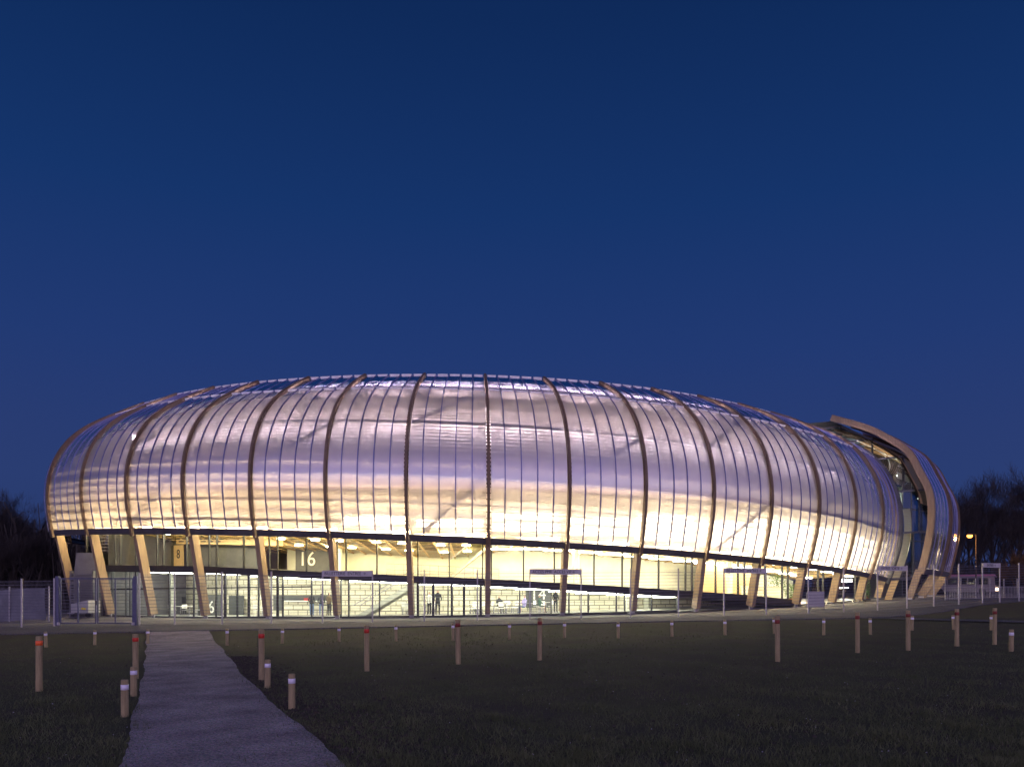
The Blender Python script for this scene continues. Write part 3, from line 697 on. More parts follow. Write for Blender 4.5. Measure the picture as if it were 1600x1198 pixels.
# dark curtain wall deeper inside the gap and the louvred plant drum above it
cw = [[gp(p, 800, Y).xy.to_3d() + Vector((0, 0, z)) for p, Y in ((1388, 83), (1410, 86), (1432, 88), (1456, 90))] for z in (.6, 14.0)]
MB().grid(cw).build('curtain_wall', 'blue_glass', hall)
cw2 = [[q + Vector((-1.2, 4.5, 0)) for q in r] for r in cw]
MB().grid(cw2).build('curtain_wall_back', 'grey_door', hall)
for k, (p, Y) in enumerate(((1394, 83.6), (1410, 86), (1424, 87.3), (1440, 88.7))):
    q = gp(p, 800, Y); MB().bar((q.x, q.y, .6), (q.x, q.y, 14), .08, .12, (0, 1, 0)).build('mullion', 'steel', hall)
for z in (4.0, 7.2, 10.6): MB().bar((*gp(1388, 0, 83).xy, z), (*gp(1456, 0, 90).xy, z), .10, .10).build('transom', 'steel', hall)
for k in range(9):
    z = 16.3 + k * .37; x1 = 37.4 - .075 * k ** 1.7
    MB().bar((31.4, 84.4, z), (x1, 84.4, z), .30, .09, (0, .5, 1)).build('louvre_blade', 'louvre', hall)
MB().hexa([(31.4, 84.7, 14.0), (37.2, 84.7, 14.0), (37.2, 87, 14.0), (31.4, 87, 14.0), (31.4, 84.7, 19.2), (34.5, 84.7, 19.2), (34.5, 87, 19.2), (31.4, 87, 19.2)]).build('plant_room', 'louvre', hall)
# ------------------------------------------------------------------ lamps and added lights
def lamp(name, me, loc, rz, label, group):
    o = link(name, me, None, loc, (0, 0, rz)); return tag(o, label, 'light', group)
dl = MB().lathe([(.30, 0), (.31, .05), (.10, .10)], 16).mesh('downlight', 'lamp_warm')
rows_ = [(3.55, (.18, .5, .82)), (6.0, (.3, .7)), (8.4, (.3, .7))]
for i in range(2, 7):
    for d, fr_ in rows_:
        for f_ in fr_:
            u = i + f_
            if (i == 2 and (f_ < .5 or d > 4)) or u > 7.35: continue
            p = pt(u, d, ceil_z(u, d) - .16); lamp('downlight', dl, p, 0, 'round glowing downlight under the raked slatted timber ceiling of the gallery', 'downlights in the raked gallery ceiling')
ll = MB().box((0, 0, 0), (2.4, .22, .08)).mesh('linear_light', 'lamp_cool')
for i in range(7, 15):
    for d in (4.2, 8.0):
        for f_ in (.3, .8):
            u = i + f_; p = pt(u, d, ceil_z(u, d) - .2); lamp('linear_light', ll, p, facing(u), 'white linear light under the flat timber ceiling of the right gallery', 'linear lights in the right gallery')
for i in range(2, 12):
    for d in (3.6, 6.6):
        for f_ in (.3, .75):
            u = i + f_; p = pt(u, d, slab_z(u) - .44)
            if p.z - zfloor(u) < .8: continue
            lamp('linear_light', ll, p, facing(u), 'bright linear light under the dark slab of the ground floor foyer', 'linear lights in the ground floor foyer')
for i in range(1, 3):
    for f_ in (.2, .7):
        u = i + f_; lamp('linear_light', ll, pt(u, 4.8, slab_z(u) - .44), facing(u), 'bright linear light over the left entrance doors', 'linear lights over the left doors')
def trough(name, m, ln):                    # added tube; its shield hides it from outside and throws light on the lining
    me = MB().tube([(-ln / 2, .10, 0), (ln / 2, .10, 0)], .08, 8).mesh(name, m)
    return me
shield = MB().hexa([(-2.3, -.10, -.32), (2.3, -.10, -.32), (2.3, -.06, -.32), (-2.3, -.06, -.32), (-2.3, -.10, .30), (2.3, -.10, .30), (2.3, -.06, .30), (-2.3, -.06, .30)]).mesh('added_shield', 'white')  # added board that keeps the tube out of sight
for u in (1.9, 2.6, 3.2):  # lights added to brighten the lattice board
    lamp('linear_light', ll, pt(u, 4.6, ring('fb', u)[1] + .15), facing(u), 'white linear light added to brighten the perforated timber board of the left gallery', 'added linear lights in the left gallery')
st_ = trough('added_strip_light', 'added_strip', 3.5); top = trough('added_strip_light', 'added_top', 2.6)  # cove tubes added to lift the glow of the upper skin
dim = trough('added_strip_light', 'added_dim', 3.0)  # tubes added to light the second shell's skin and the canopy lining
low = MB().tube([(-2.35, 0, 0), (2.35, 0, 0)], .09, 8).mesh('added_strip_light', 'added_strip')  # added tubes, hidden behind the fascia, that make the skin glow
hot = MB().box((0, 0, 0), (4.4, .05, .48)).mesh('added_glow_panel', 'added_hot')  # added glowing board in place of the bright wall seen through the skin
def added_tube_light(me, p, rz, label, group):
    e = empty('added_strip_light', p, rz); tag(e, label, 'light', group)
    link('tube', me, e); link('added_shield', shield, e); return e
for i in range(-2, 15):
    u = i + .5
    if i >= 0: lamp('added_strip_light', low, surf(u, .0, 2.0), facing(u), 'added warm strip light that makes the lower translucent skin glow', 'added strip lights behind the lower skin')
    added_tube_light(top, surf(u, 3.15, 1.3), facing(u), 'added rosy cove light high behind the translucent skin below the gutter line', 'added cove lights behind the upper skin')
    if i >= 5:
        for k in ((.20,) if i < 7 else (.20, .38) if i < 9 else (.20, .36, .52) if i < 11 else (.20, .36, .52, .70)):
            p = surf(u, k, 1.9); lamp('added_glow_panel', hot, p, facing(u), 'added glowing board standing in for the bright lit wall behind the right bays', 'added glow panels behind the right bays')
for i in range(0, 4):
    u = i + .5; t = splan(u)[1]; added_tube_light(dim, ssurf(u, .7, .75), math.atan2(t[1], t[0]), 'added warm strip light behind the lower skin of the second shell', 'added strip lights behind the second shell')
    added_tube_light(dim, ssurf(u, 4.4, 2.4), math.atan2(t[1], t[0]), 'added warm strip light that brightens the timber canopy lining', 'added strip lights below the canopy')
for px, py, d in ((1345, 908, 7), (1385, 905, 7), (1318, 918, 6.5)):
    u, p = place(px, py, d); lamp('linear_light', ll, p, facing(u) + .5, 'linear light hung in the lobby under the shell edge', 'linear lights in the lobby')

# ------------------------------------------------------------------ fences, gate, signs
def mesh_panel(w, h, z0=.05):
    b = MB()
    for k in range(int(w / .062) + 1):
        x = min(w, k * .062); b.quad((x - .0035, 0, z0), (x + .0035, 0, z0), (x + .0035, 0, h), (x - .0035, 0, h))
    for k in range(int((h - z0) / .2) + 1):
        z = z0 + k * .2; b.quad((0, -.006, z - .011), (w, -.006, z - .011), (w, -.006, z + .011), (0, -.006, z + .011))
    return b
FH = 3.02
post_me = MB().box((0, 0, FH / 2 + .02), (.075, .075, FH + .04)).box((0, 0, FH + .06), (.085, .085, .03)).mesh('post', 'galv')
unit = mesh_panel(1.0, FH).mesh('mesh_panel', 'wire')
_pan = {}
def panel_for(L, h=FH):
    k = (round(L, 1), h)
    if k not in _pan: _pan[k] = mesh_panel(k[0], h).mesh('mesh_panel', 'wire')
    return _pan[k]
fence = empty('mesh_fence', (FENCE[0].x, FENCE[0].y, g(FENCE[0].x, FENCE[0].y)))
tag(fence, 'tall grey wire mesh fence with pale posts curving along the forecourt', 'fence')
def fence_run(root, pts, h, pm=None):
    L0 = root.location
    for i, p in enumerate(pts):
        z = g(p.x, p.y) + .05; link('post', pm or post_me, root, Vector((p.x, p.y, z)) - L0)
        if i + 1 < len(pts):
            q = pts[i + 1]; v = q - p; zz = g(q.x, q.y) + .05
            o = link('mesh_panel', panel_for(v.xy.length - .06, h), root, Vector((p.x, p.y, z)) - L0 + Vector((v.x, v.y, 0)).normalized() * .03)
            o.rotation_euler = (0, -math.atan2(zz - z, v.xy.length), math.atan2(v.y, v.x)); o.scale.x = (v.xy.length - .06) / round(v.xy.length - .06, 1)
fence_run(fence, [Vector((-22.05, 47.35, 0))] + FENCE, FH)
lp = [Vector(((p - 800) / F * Y, Y, 0)) for p, Y in ((-240, 46.2), (-165, 46.2), (-95, 46.4), (-28, 46.4), (34, 46.4), (85, 47.2))]
lf = empty('mesh_fence', (lp[0].x, lp[0].y, g(lp[0].x, lp[0].y))); tag(lf, 'lower run of grey mesh fence beside the gate in front of the dark trees', 'fence')
pm2 = MB().box((0, 0, 1.4), (.085, .085, 2.8)).box((0, 0, 2.81), (.095, .095, .03)).mesh('post', 'galv'); fence_run(lf, lp, 2.72, pm2)
# inner fence with tarpaulin on the left
ip = [Vector((x, y, 0)) for x, y in ((-41.5, 54.6), (-38.0, 54.6), (-34.3, 54.6), (-31.6, 54.6))]
inf = empty('site_fence', (ip[0].x, ip[0].y, g(ip[0].x, ip[0].y))); tag(inf, 'low inner site fence hung with a creased grey tarpaulin', 'fence')
pm3 = MB().box((0, 0, 1.2), (.07, .07, 2.4)).mesh('post', 'galv'); fence_run(inf, ip, 2.3, pm3)
rows = []
for k in range(9):
    z = .1 + 2.15 * k / 8
    rows.append([(x, 54.72 + .10 * math.sin(x * 1.7 + z * 1.2) + .05 * math.sin(x * 4.1 - z * 2), g(x, 54.7) + z + .06 * math.sin(x * 1.1)) for x in np.arange(-37.9, -31.7, .2)])
inf['_abs'] = 1; MB().grid(rows).build('tarpaulin', 'tarp', inf, smooth=True); del inf['_abs']
# gate
gx0, gx1, gy = -26.85, -22.25, 47.3; gzv = g(-24.5, 47.3) + .05
gate = empty('double_gate', ((gx0 + gx1) / 2, gy, gzv)); tag(gate, 'dark blue double leaf mesh gate left of the path', 'gate')
hw = (gx1 - gx0) / 2
for s_ in (-1, 1):
    MB().box((s_ * hw, 0, 1.46), (.20, .20, 2.92)).build('gate_post', 'gate', gate)
    MB().box((s_ * hw - .1 * s_, -.12, .12), (.16, .06, .16)).build('hinge', 'galv', gate)
    leaf = empty('gate_leaf', (0, 0, 0)); leaf.parent = gate
    x0, x1 = (-hw + .16, -.06) if s_ < 0 else (.06, hw - .16)
    for x in (x0, (x0 + x1) / 2, x1): MB().box((x, 0, 1.45), (.075, .06, 2.60)).build('stile', 'gate', leaf)
    for z in (.15, 2.78): MB().box(((x0 + x1) / 2, 0, z), (x1 - x0 + .07, .055, .07)).build('rail', 'gate', leaf)
    link('mesh_panel', panel_for(x1 - x0, 2.7), leaf, (x0, .01, .06))
MB().box((0, -.05, 1.35), (.10, .08, .26)).build('lock_box', 'steel', gate)
# sign boards over the entrances, hung between fence posts
def board(i, j, txt, label, dz=0.0):
    a, b = FENCE[i], FENCE[j]; v = b - a; L = v.xy.length; c = (a + b) / 2; z = (g(a.x, a.y) + g(b.x, b.y)) / 2 + FH + .05 - .10 + dz
    e = empty('entrance_sign', (c.x, c.y - .08, z), math.atan2(v.y, v.x)); tag(e, label, 'sign')
    MB().box((0, 0, 0), (L - .02, .05, .34)).build('board', 'sign', e)
    tm_ = text_mesh(txt, .27, 'black', .004); wd = max(v.co.x for v in tm_.vertices) - min(v.co.x for v in tm_.vertices); k_ = min(1.0, L * .82 / wd)
    o_ = link('lettering', tm_, e, (-L * .04, -.03, -.005), (math.pi / 2, 0, 0)); o_.scale = (k_, 1, 1)
board(3, 4, 'BILLETTERIE  ENTREE \u2192', 'pale lilac entrance board on the fence before the staircase window')
board(7, 8, 'ACCES PMR  ACCES VIP\u2192', 'pale lilac board for step free and guest access on the fence')
board(11, 12, 'BILLETTERIE  ENTREE\u2192', 'pale lilac ticket office board where the slab band nears the ground')
board(15, 16, 'ENTREE  SORTIE \u2192', 'pale lilac board below the dark edge of the first shell')
board(19, 20, 'ENTREE \u2192', 'small lilac board on the fence past the second shell')

# ------------------------------------------------------------------ bollards
def bollard(px, yb, yt, kind, lean=0.0, label=None, fat=1.0):
    x, y = ground_at(px, yb); h = (yb - yt) * y / F * 1.0; z = gz(x, y)
    r = (.074 if kind == 'white' else .078) * fat * random.uniform(.95, 1.05)
    e = empty('wooden_bollard', (x, y, z)); e.rotation_euler = (random.uniform(-.015, .015), lean, random.uniform(0, 6))
    b = MB(); prof_ = []; n = 12
    for q in range(8):
        zz = -.2 + (h + .18) * q / 7; prof_.append((r * (1.04 - .05 * q / 7) * random.uniform(.985, 1.015), zz))
    prof_ += [(r * .97, h - .012), (r * .88, h)]
    b.lathe(prof_, 14).build('post', 'post', e, smooth=False)
    bz = h * (.80 if kind == 'white' else .875); bh = h * (.14 if kind == 'white' else .085)
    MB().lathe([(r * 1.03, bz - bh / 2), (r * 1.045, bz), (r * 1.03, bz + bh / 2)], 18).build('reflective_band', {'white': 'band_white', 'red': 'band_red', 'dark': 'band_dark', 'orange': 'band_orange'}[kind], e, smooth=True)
    return e
GT = 'tall red banded bollards on the lawn'; GS = 'short white banded bollards along the lawn edge'
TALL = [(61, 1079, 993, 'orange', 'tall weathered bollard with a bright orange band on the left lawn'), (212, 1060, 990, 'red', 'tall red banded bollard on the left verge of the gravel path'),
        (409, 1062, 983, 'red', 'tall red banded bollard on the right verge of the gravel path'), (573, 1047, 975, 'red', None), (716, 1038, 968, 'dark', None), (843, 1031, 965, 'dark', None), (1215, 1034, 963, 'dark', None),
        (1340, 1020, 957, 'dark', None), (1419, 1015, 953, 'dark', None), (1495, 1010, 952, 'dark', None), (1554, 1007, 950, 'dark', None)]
ORD = 'first second third fourth fifth sixth seventh eighth ninth tenth eleventh twelfth thirteenth fourteenth fifteenth sixteenth'.split()
nth = 0
for px, yb, yt, kd, lb in TALL:
    e = bollard(px, yb, yt, kd, random.uniform(-.012, .02))
    if lb is None: nth += 1; lb = ORD[nth] + ' tall red banded bollard out on the right lawn counting from the path'
    tag(e, lb, 'bollard', GT)
SHORT = [(72, 1010, 985), (148, 1007, 984), (231, 1006, 983), (355, 1008, 982), (441, 1004, 981), (530, 1002, 979), (619, 1001, 976), (708, 1000, 973), (796, 998, 973), (882, 997, 972), (966, 996, 971), (1050, 995, 970), (1133, 992, 968),
         (1210, 991, 966), (1287, 991, 965), (1360, 990, 964), (1425, 985, 962), (1490, 984, 961), (1549, 983, 959)]
for i_, (px, yb, yt) in enumerate(SHORT):
    lb = ('third', 'second', 'first')[i_] + ' short white banded bollard left of the path along the forecourt edge' if i_ < 3 else ORD[i_ - 3] + ' short white banded bollard right of the path along the forecourt edge'
    tag(bollard(px, yb, yt, 'white', random.uniform(-.03, .05), fat=.95), lb, 'bollard', GS)
for px, yb, yt, lb in ((195, 1119, 1061, 'stout short white banded bollard leaning on the left path verge'), (209, 1087, 1041, 'short white banded bollard in front of the tall red banded one left of the path'),
                   (418, 1075, 1030, 'short white banded bollard beside the tall red banded one right of the path'), (456, 1107, 1052, 'short white banded bollard at the rough clods right of the path'),
                   (1580, 1018, 984, 'lone short white banded bollard out on the right lawn')):
    tag(bollard(px, yb, yt, 'white', .03 if px == 195 else 0, fat=1.0), lb, 'bollard')

# ------------------------------------------------------------------ crowd barrier, trailer, outside stair, street lamp, bus, far railing
x, y = (1274 - 800) / F * 58.5, 58.5
br = empty('crowd_barrier', (x, y, g(x, y) + .055), .35); tag(br, 'steel crowd barrier covered with a pale lilac sheet before the glazing', 'barrier')
MB().tube([(-.8, 0, .12), (-.8, 0, 1.22), (.8, 0, 1.22), (.8, 0, .12), (-.8, 0, .12)], .03, 6).build('frame', 'galv', br)
for k in range(9): MB().tube([(-.6 + .15 * k, 0, .12), (-.6 + .15 * k, 0, 1.22)], .012, 5).build('upright', 'galv', br)
for s_ in (-.6, .6): MB().bar((s_, -.3, .02), (s_, .3, .02), .05, .04).build('foot', 'galv', br)
MB().grid([[(-.78 + .12 * i, -.05 - .015 * math.sin(i * 1.3), .2 + .22 * k) for i in range(14)] for k in range(6)]).build('sheet', 'sign', br, smooth=True)
x, y = (134 - 800) / F * 60, 60
tr = empty('site_trailer', (x, y, g(x, y) + .06)); tr.scale = (.85, .85, .9); tag(tr, 'small white covered trailer with a yellow mark beside the outside stair', 'trailer')
MB().hexa([(-.75, -1, .45), (.75, -1, .45), (.75, 1, .45), (-.75, 1, .45), (-.75, -1, 1.2), (.75, -1, 1.5), (.75, 1, 1.5), (-.75, 1, 1.2)]).build('body', 'trailer', tr)
for s_ in (-.98, .98): MB().tube([(-.3, s_ - .08, .24), (-.3, s_ + .08, .24)], .24, 14).build('wheel', 'rubber', tr)
MB().hexa([(.1, -1.02, .75), (.5, -1.02, .7), (.55, -1.02, .85), (.2, -1.02, .9), (.1, -1.005, .75), (.5, -1.005, .7), (.55, -1.005, .85), (.2, -1.005, .9)]).build('mark', 'yellow', tr)
MB().bar((-.75, 0, .4), (-1.6, 0, .4), .08, .08).build('drawbar', 'galv', tr)
x, y = (128 - 800) / F * 62, 62
es = empty('outside_stair', (x, y, g(x, y) + .06)); tag(es, 'grey concrete outside stair with horizontal louvres at the left end of the hall', 'stairs')
for k in range(17): MB().box((0, 0, .25 + k * .19), (1.7, .35, .09)).build('louvre_blade', 'grey_concrete', es)
for s_ in (-.85, .85): MB().box((s_, .1, 1.8), (.10, .4, 3.6)).build('side_post', 'grey_concrete', es)
MB().hexa([(-1.3, .5, 0), (.9, .5, 0), (.9, 2.2, 0), (-1.3, 2.2, 0), (-.7, .5, 5.0), (.9, .5, 5.0), (.9, 2.2, 5.0), (-.7, 2.2, 5.0)]).build('side_wall', 'grey_concrete', es)
for k in range(9): MB().box((.95, .9, 5.2 + k * .25), (1.3, .2, .08)).build('louvre_blade', 'grey_concrete', es)

x, y = (1525 - 800) / F * 88, 88.0; zl = z_at(836, 88)
sl_ = empty('street_lamp', (x, y, g(x, y))); tag(sl_, 'tall street lamp glowing orange before the bare trees', 'street lamp')
H_ = zl - g(x, y)
MB().tube([(0, 0, 0), (0, 0, H_ * .6), (0, 0, H_ + .1)], [.09, .07, .05], 10).build('pole', 'bark', sl_)
MB().tube([(0, 0, H_ + .05), (-.35, -.05, H_ + .16), (-.75, -.1, H_ + .18)], .04, 8).build('arm', 'bark', sl_)
hd_ = MB().lathe([(.05, .16), (.24, .10), (.27, .02), (.20, 0)], 14, (-.75, -.1, H_)).build('lamp_head', 'steel', sl_)
MB().lathe([(.14, -.26), (.26, -.14), (.26, .015)], 14, (-.75, -.1, H_)).build('lamp_bulb', 'sodium', sl_)
ld = bpy.data.lights.new('lamp_light', 'POINT'); ld.energy = 160; ld.color = (1, .45, .12); ld.shadow_soft_size = .25
lo = bpy.data.objects.new('lamp_light', ld); COL.objects.link(lo); lo.parent = sl_; lo.location = (-1.3, -.3, H_ - .5)

x, y = (1503 - 800) / F * 112, 112.0
bus = empty('parked_bus', (x, y, g(x, y) + .02), math.radians(-38)); tag(bus, 'pale bus with a reddish roof and lit headlights beyond the railing', 'bus')
MB().hexa([(-4.2, -1.2, .35), (4.2, -1.2, .35), (4.2, 1.2, .35), (-4.2, 1.2, .35), (-4.2, -1.15, 2.55), (4.05, -1.15, 2.55), (4.05, 1.15, 2.55), (-4.2, 1.15, 2.55)]).build('body', 'bus', bus)
MB().hexa([(-4.2, -1.15, 2.55), (4.05, -1.15, 2.55), (4.05, 1.15, 2.55), (-4.2, 1.15, 2.55), (-4.1, -1.0, 2.8), (3.9, -1.0, 2.8), (3.9, 1.0, 2.8), (-4.1, 1.0, 2.8)]).build('roof', 'bus_red', bus)
for k in range(6): MB().box((-3.5 + k * 1.25, -1.185, 1.85), (1.1, .05, .85)).build('window', 'bus_glass', bus)
MB().hexa([(4.13, -1.0, 1.3), (4.22, -1.0, 1.3), (4.22, 1.0, 1.3), (4.13, 1.0, 1.3), (4.05, -1.0, 2.4), (4.13, -1.0, 2.4), (4.13, 1.0, 2.4), (4.05, 1.0, 2.4)]).build('windscreen', 'bus_glass', bus)
for s_ in (-.85, .85): MB().tube([(4.18, s_, .75), (4.26, s_, .75)], .16, 12).build('headlight', 'headlight', bus)
for xx in (-2.6, 2.6):
    for s_ in (-1.1, 1.1): MB().tube([(xx, s_ - .12, .45), (xx, s_ + .12, .45)], .45, 16).build('wheel', 'rubber', bus)
for nm, kx0, kx1, Y, lb in (('railing', 1478, 1598, 72, 'pale upright railing behind the mesh fence by the bus'),):
    x0, x1 = (kx0 - 800) / F * Y, (kx1 + 60 - 800) / F * (Y + 12)
    a = Vector((x0, Y, g(x0, Y) + .05)); b = Vector((x1, Y + 12, g(x1, Y + 12) + .05)); v = b - a
    rl = empty(nm, a, math.atan2(v.y, v.x)); tag(rl, lb, 'railing'); L = v.xy.length
    um = MB().box((0, 0, .6), (.05, .03, 1.2)).mesh('picket', 'galv'); pm4 = MB().box((0, 0, 1.0), (.10, .08, 2.0)).mesh('post', 'galv')
    for k in range(int(L / .28)): link('picket', um, rl, (k * .28, 0, 0))
    for k in range(int(L / 2.6) + 1): link('post', pm4, rl, (k * 2.6, .06, 0))
    for z in (.15, 1.2): MB().box((L / 2, 0, z), (L, .04, .05)).build('rail', 'galv', rl)

# ------------------------------------------------------------------ trees (bare, winter)
def make_tree(seed, H, spread, levels=5, droop=0.0, dens=1.0, name='tree'):
    rnd = random.Random(seed); trunk = MB(); crown = MB()
    def grow(p, d, L, r, lv):
        n = 4; pts = [p.copy()]; rad = [r]; q = p.copy(); dd = d.copy()
        for k in range(n):
            dd = (dd + Vector((rnd.uniform(-1, 1), rnd.uniform(-1, 1), rnd.uniform(-.5, .9) - droop * (levels - lv <= 2) * 1.4)) * (.10 + .05 * (levels - lv))).normalized()
            q = q + dd * (L / n); pts.append(q.copy()); rad.append(max(.008, r * (1 - .55 * (k + 1) / n)))
        (trunk if lv >= levels - 0 else crown).tube(pts, rad, 7 if lv >= levels - 1 else (4 if lv > 1 else 3), cap=False)
        if lv == 0: return
        nb = int((5 if lv > 2 else 6) * dens + rnd.random())
        for b in range(nb):
            t = rnd.uniform(.28 if lv < levels else .42, 1.0); i = min(n - 1, int(t * n)); base = pts[i].lerp(pts[i + 1], t * n - i)
            ax = Vector((rnd.uniform(-1, 1), rnd.uniform(-1, 1), rnd.uniform(-.35, .8))).normalized()
            nd = (dd * rnd.uniform(.55, 1.1) + ax * rnd.uniform(.5, 1.0) * spread + Vector((0, 0, .22 - droop * (lv <= 2)))).normalized()
            grow(base, nd, L * rnd.uniform(.52, .78), rad[i] * rnd.uniform(.42, .62), lv - 1)
    grow(Vector((0, 0, -.3)), Vector((0, 0, 1)), H * .42, H * .020, levels)
    return trunk, crown
def tree_thing(tm, cm, x, y, s, rz, label, group):
    e = empty('bare_tree', (x, y, g(x, y)), rz); e.scale = (s, s, s); tag(e, label, 'tree', group); link('trunk', tm, e); link('crown', cm, e); return e
protos = []
for sd in (3, 11, 23):
    t_, c_ = make_tree(sd, 20.0, .85, levels=5); protos.append((t_.mesh('trunk', 'bark'), c_.mesh('crown', 'twig')))
RT = [(1497, 118, 1.0, 0), (1516, 128, .95, 1), (1548, 122, 1.02, 2), (1585, 117, 1.05, 0), (1612, 122, 1.1, 1), (1640, 126, 1.0, 2), (1532, 146, .95, 2), (1568, 150, 1.0, 1), (1602, 150, 1.05, 0), (1478, 140, .8, 1), (1680, 124, 1.0, 0), (1505, 158, .9, 0), (1584, 165, 1.0, 2), (1545, 172, 1.0, 0), (1625, 166, 1.05, 1)]
random.seed(5)
for k, (px, Y, s_, pi_) in enumerate(RT):
    tree_thing(*protos[pi_], (px - 800) / F * Y, Y, s_ * random.uniform(.84, .96), random.uniform(0, 6.28), 'bare dark winter tree in the row behind the street lamp', 'bare trees behind the street lamp')
LT = [(-70, 96, .95), (-20, 90, .9), (8, 100, 1.0), (30, 92, .8), (52, 98, .72), (70, 104, .75), (90, 100, .62), (-45, 110, 1.0), (15, 116, 1.0), (60, 118, .8), (110, 112, .62), (-90, 90, 1.0), (-5, 84, .62), (42, 84, .55), (70, 86, .5), (95, 90, .5), (22, 108, .95), (80, 122, .8), (130, 116, .6), (0, 128, 1.1), (45, 132, 1.0)]
for k, (px, Y, s_) in enumerate(LT):
    tree_thing(*protos[k % 3], (px - 800) / F * Y, Y, s_ * random.uniform(.70, .84), random.uniform(0, 6.28), 'bare dark winter tree in the wood beyond the left fence', 'bare trees beyond the left fence')
# dense undergrowth that closes the wood below the crowns
def thicket(name, x0, x1, y0, y1, h, n, seed):
    r = np.random.RandomState(seed); m = MB()
    for k in range(n):
        x = r.uniform(x0, x1); y = r.uniform(y0, y1); hh = h * r.uniform(.45, 1.0); z = g(x, y); lean = r.uniform(-.25, .25, 2)
        p0 = Vector((x, y, z - .2)); p1 = Vector((x + lean[0] * hh, y + lean[1] * hh, z + hh)); w = r.uniform(.06, .30)
        a = r.uniform(0, 3.14); v = Vector((math.cos(a), math.sin(a), 0)) * w
        m.quad(p0 - v, p0 + v, p1 + v * .25, p1 - v * .25)
        for q in range(4):
            b = p0.lerp(p1, r.uniform(.2, .95)); e_ = b + Vector((r.uniform(-1, 1), r.uniform(-1, 1), r.uniform(.1, 1.1))) * hh * .28; m.quad(b - v * .4, b + v * .4, e_ + v * .3, e_ - v * .3)
    o = m.build(name, 'twig'); o['kind'] = 'stuff'; o['label'] = 'dark tangled winter undergrowth below the bare trees'; o['category'] = 'undergrowth'
thicket('undergrowth', -150, -42, 84, 125, 10.5, 5200, 4); thicket('undergrowth', 58, 135, 122, 165, 6.0, 2600, 6)
# weeping tree lit by the lamp
t_, c_ = make_tree(41, 7.0, .95, levels=4, droop=.55, dens=1.35); x, y = (1585 - 800) / F * 98, 98.0
e = empty('weeping_tree', (x, y, g(x, y))); tag(e, 'weeping tree with russet shoots lit orange by the street lamp', 'tree'); t_.build('trunk', 'bark', e); c_.build('crown', 'willow', e)

# ------------------------------------------------------------------ grass, clods, litter on the lawn
def blades(name, n, x0, x1, y0, y1, hmin, hmax, w, seed, m, keep):
    r = np.random.RandomState(seed); V = []; Fc = []
    Y = 1.0 / r.uniform(1 / y1, 1 / y0, n); X = r.uniform(-1, 1, n) * .70 * Y + 0.0
    k = 0
    for x, y, a, h, l1, l2, ww in zip(X, Y, r.uniform(0, 6.28, n), r.uniform(hmin, hmax, n), r.normal(0, .5, n), r.normal(0, .5, n), r.uniform(.6, 1.4, n)):
        if not keep(x, y, r): continue
        h *= 1 + .7 * max(0, vnoise(x * 2.1 + 3, y * 1.9)); z = gz(x, y) - .01; c, s_ = math.cos(a) * w * ww, math.sin(a) * w * ww
        V += [(x - c, y - s_, z), (x + c, y + s_, z), (x + l1 * h, y + l2 * h, z + h)]; Fc.append((k, k + 1, k + 2)); k += 3
    me = bpy.data.meshes.new(name); me.from_pydata(V, [], Fc); me.update(); me.materials.append(M[m])
    o = bpy.data.objects.new(name, me); COL.objects.link(o); o['kind'] = 'stuff'; return o
def vnoise(x, y): return math.sin(x * 1.3 + 2 * math.sin(y * .8)) * math.sin(y * 1.1 + 1.7 * math.sin(x * .6)) + .5 * math.sin(x * 3.1 + y * 2.2)
def keep_grass(x, y, r):
    if y > edge_y(x) - .1: return False
    m = path_margin(x, y)
    if 0 < m < .45 and r.random_sample() < .5 * (1 - m / .45): return True
    if m > .05: return r.random_sample() < .03 * (1 + (m < .5) * 3) and vnoise(x * 1.5, y * 1.5) > .55
    return vnoise(x, y) * .42 + .72 > r.random_sample()
M['grass'] = mat('dull_grass', (.075, .090, .040), .85, noise=.8, col2=(.145, .155, .078), spec=.15)
M['straw'] = mat('dead_grass', (.17, .15, .09), .85, noise=2, col2=(.25, .22, .15), spec=.15)
o = blades('grass', 210000, 0, 0, 9.0, 47, .03, .10, .007, 1, 'grass', keep_grass); o['label'] = 'short dull grass of the dark lawn'; o['category'] = 'grass'
o = blades('dead_grass', 9000, 0, 0, 9.0, 45, .03, .08, .006, 2, 'straw', lambda x, y, r: keep_grass(x, y, r) and path_margin(x, y) < .1); o['label'] = 'scattered dry straw coloured blades in the lawn'; o['category'] = 'grass'
M['clod'] = mat('soil_clod', (.045, .037, .031), .95, noise=6, col2=(.085, .07, .06), spec=.1)
M['stone'] = mat('pale_pebble', (.30, .28, .30), .8, noise=6)
cl = MB(); pb = MB(); rnd = random.Random(9)
def lump(b, x, y, r):
    z = gz(x, y); k = len(b.v)
    for a, h, q in ((0, 0, 1), (1, .6, .8)):
        for j in range(5):
            t = 2 * math.pi * j / 5 + rnd.uniform(-.3, .3); rr = r * q * rnd.uniform(.7, 1.2); b.v.append((x + rr * math.cos(t), y + rr * math.sin(t), z - .01 + r * h * rnd.uniform(.6, 1.2)))
    b.v.append((x, y, z + r * .8))
    for j in range(5): b.f.append((k + j, k + (j + 1) % 5, k + 5 + (j + 1) % 5, k + 5 + j)); b.f.append((k + 5 + j, k + 5 + (j + 1) % 5, k + 10))
for _ in range(2600):
    y = rnd.uniform(9, 30); m = abs(rnd.gauss(0, 1)) * (1.1 if y < 18 else .6); lump(cl, on_poly(PATH_R, y) + m + .05, y, rnd.uniform(.015, .06))
for _ in range(900):
    y = 1 / rnd.uniform(1 / 44, 1 / 9); x = rnd.uniform(-.68, .68) * y
    if path_margin(x, y) < 0: lump(cl, x, y, rnd.uniform(.015, .05))
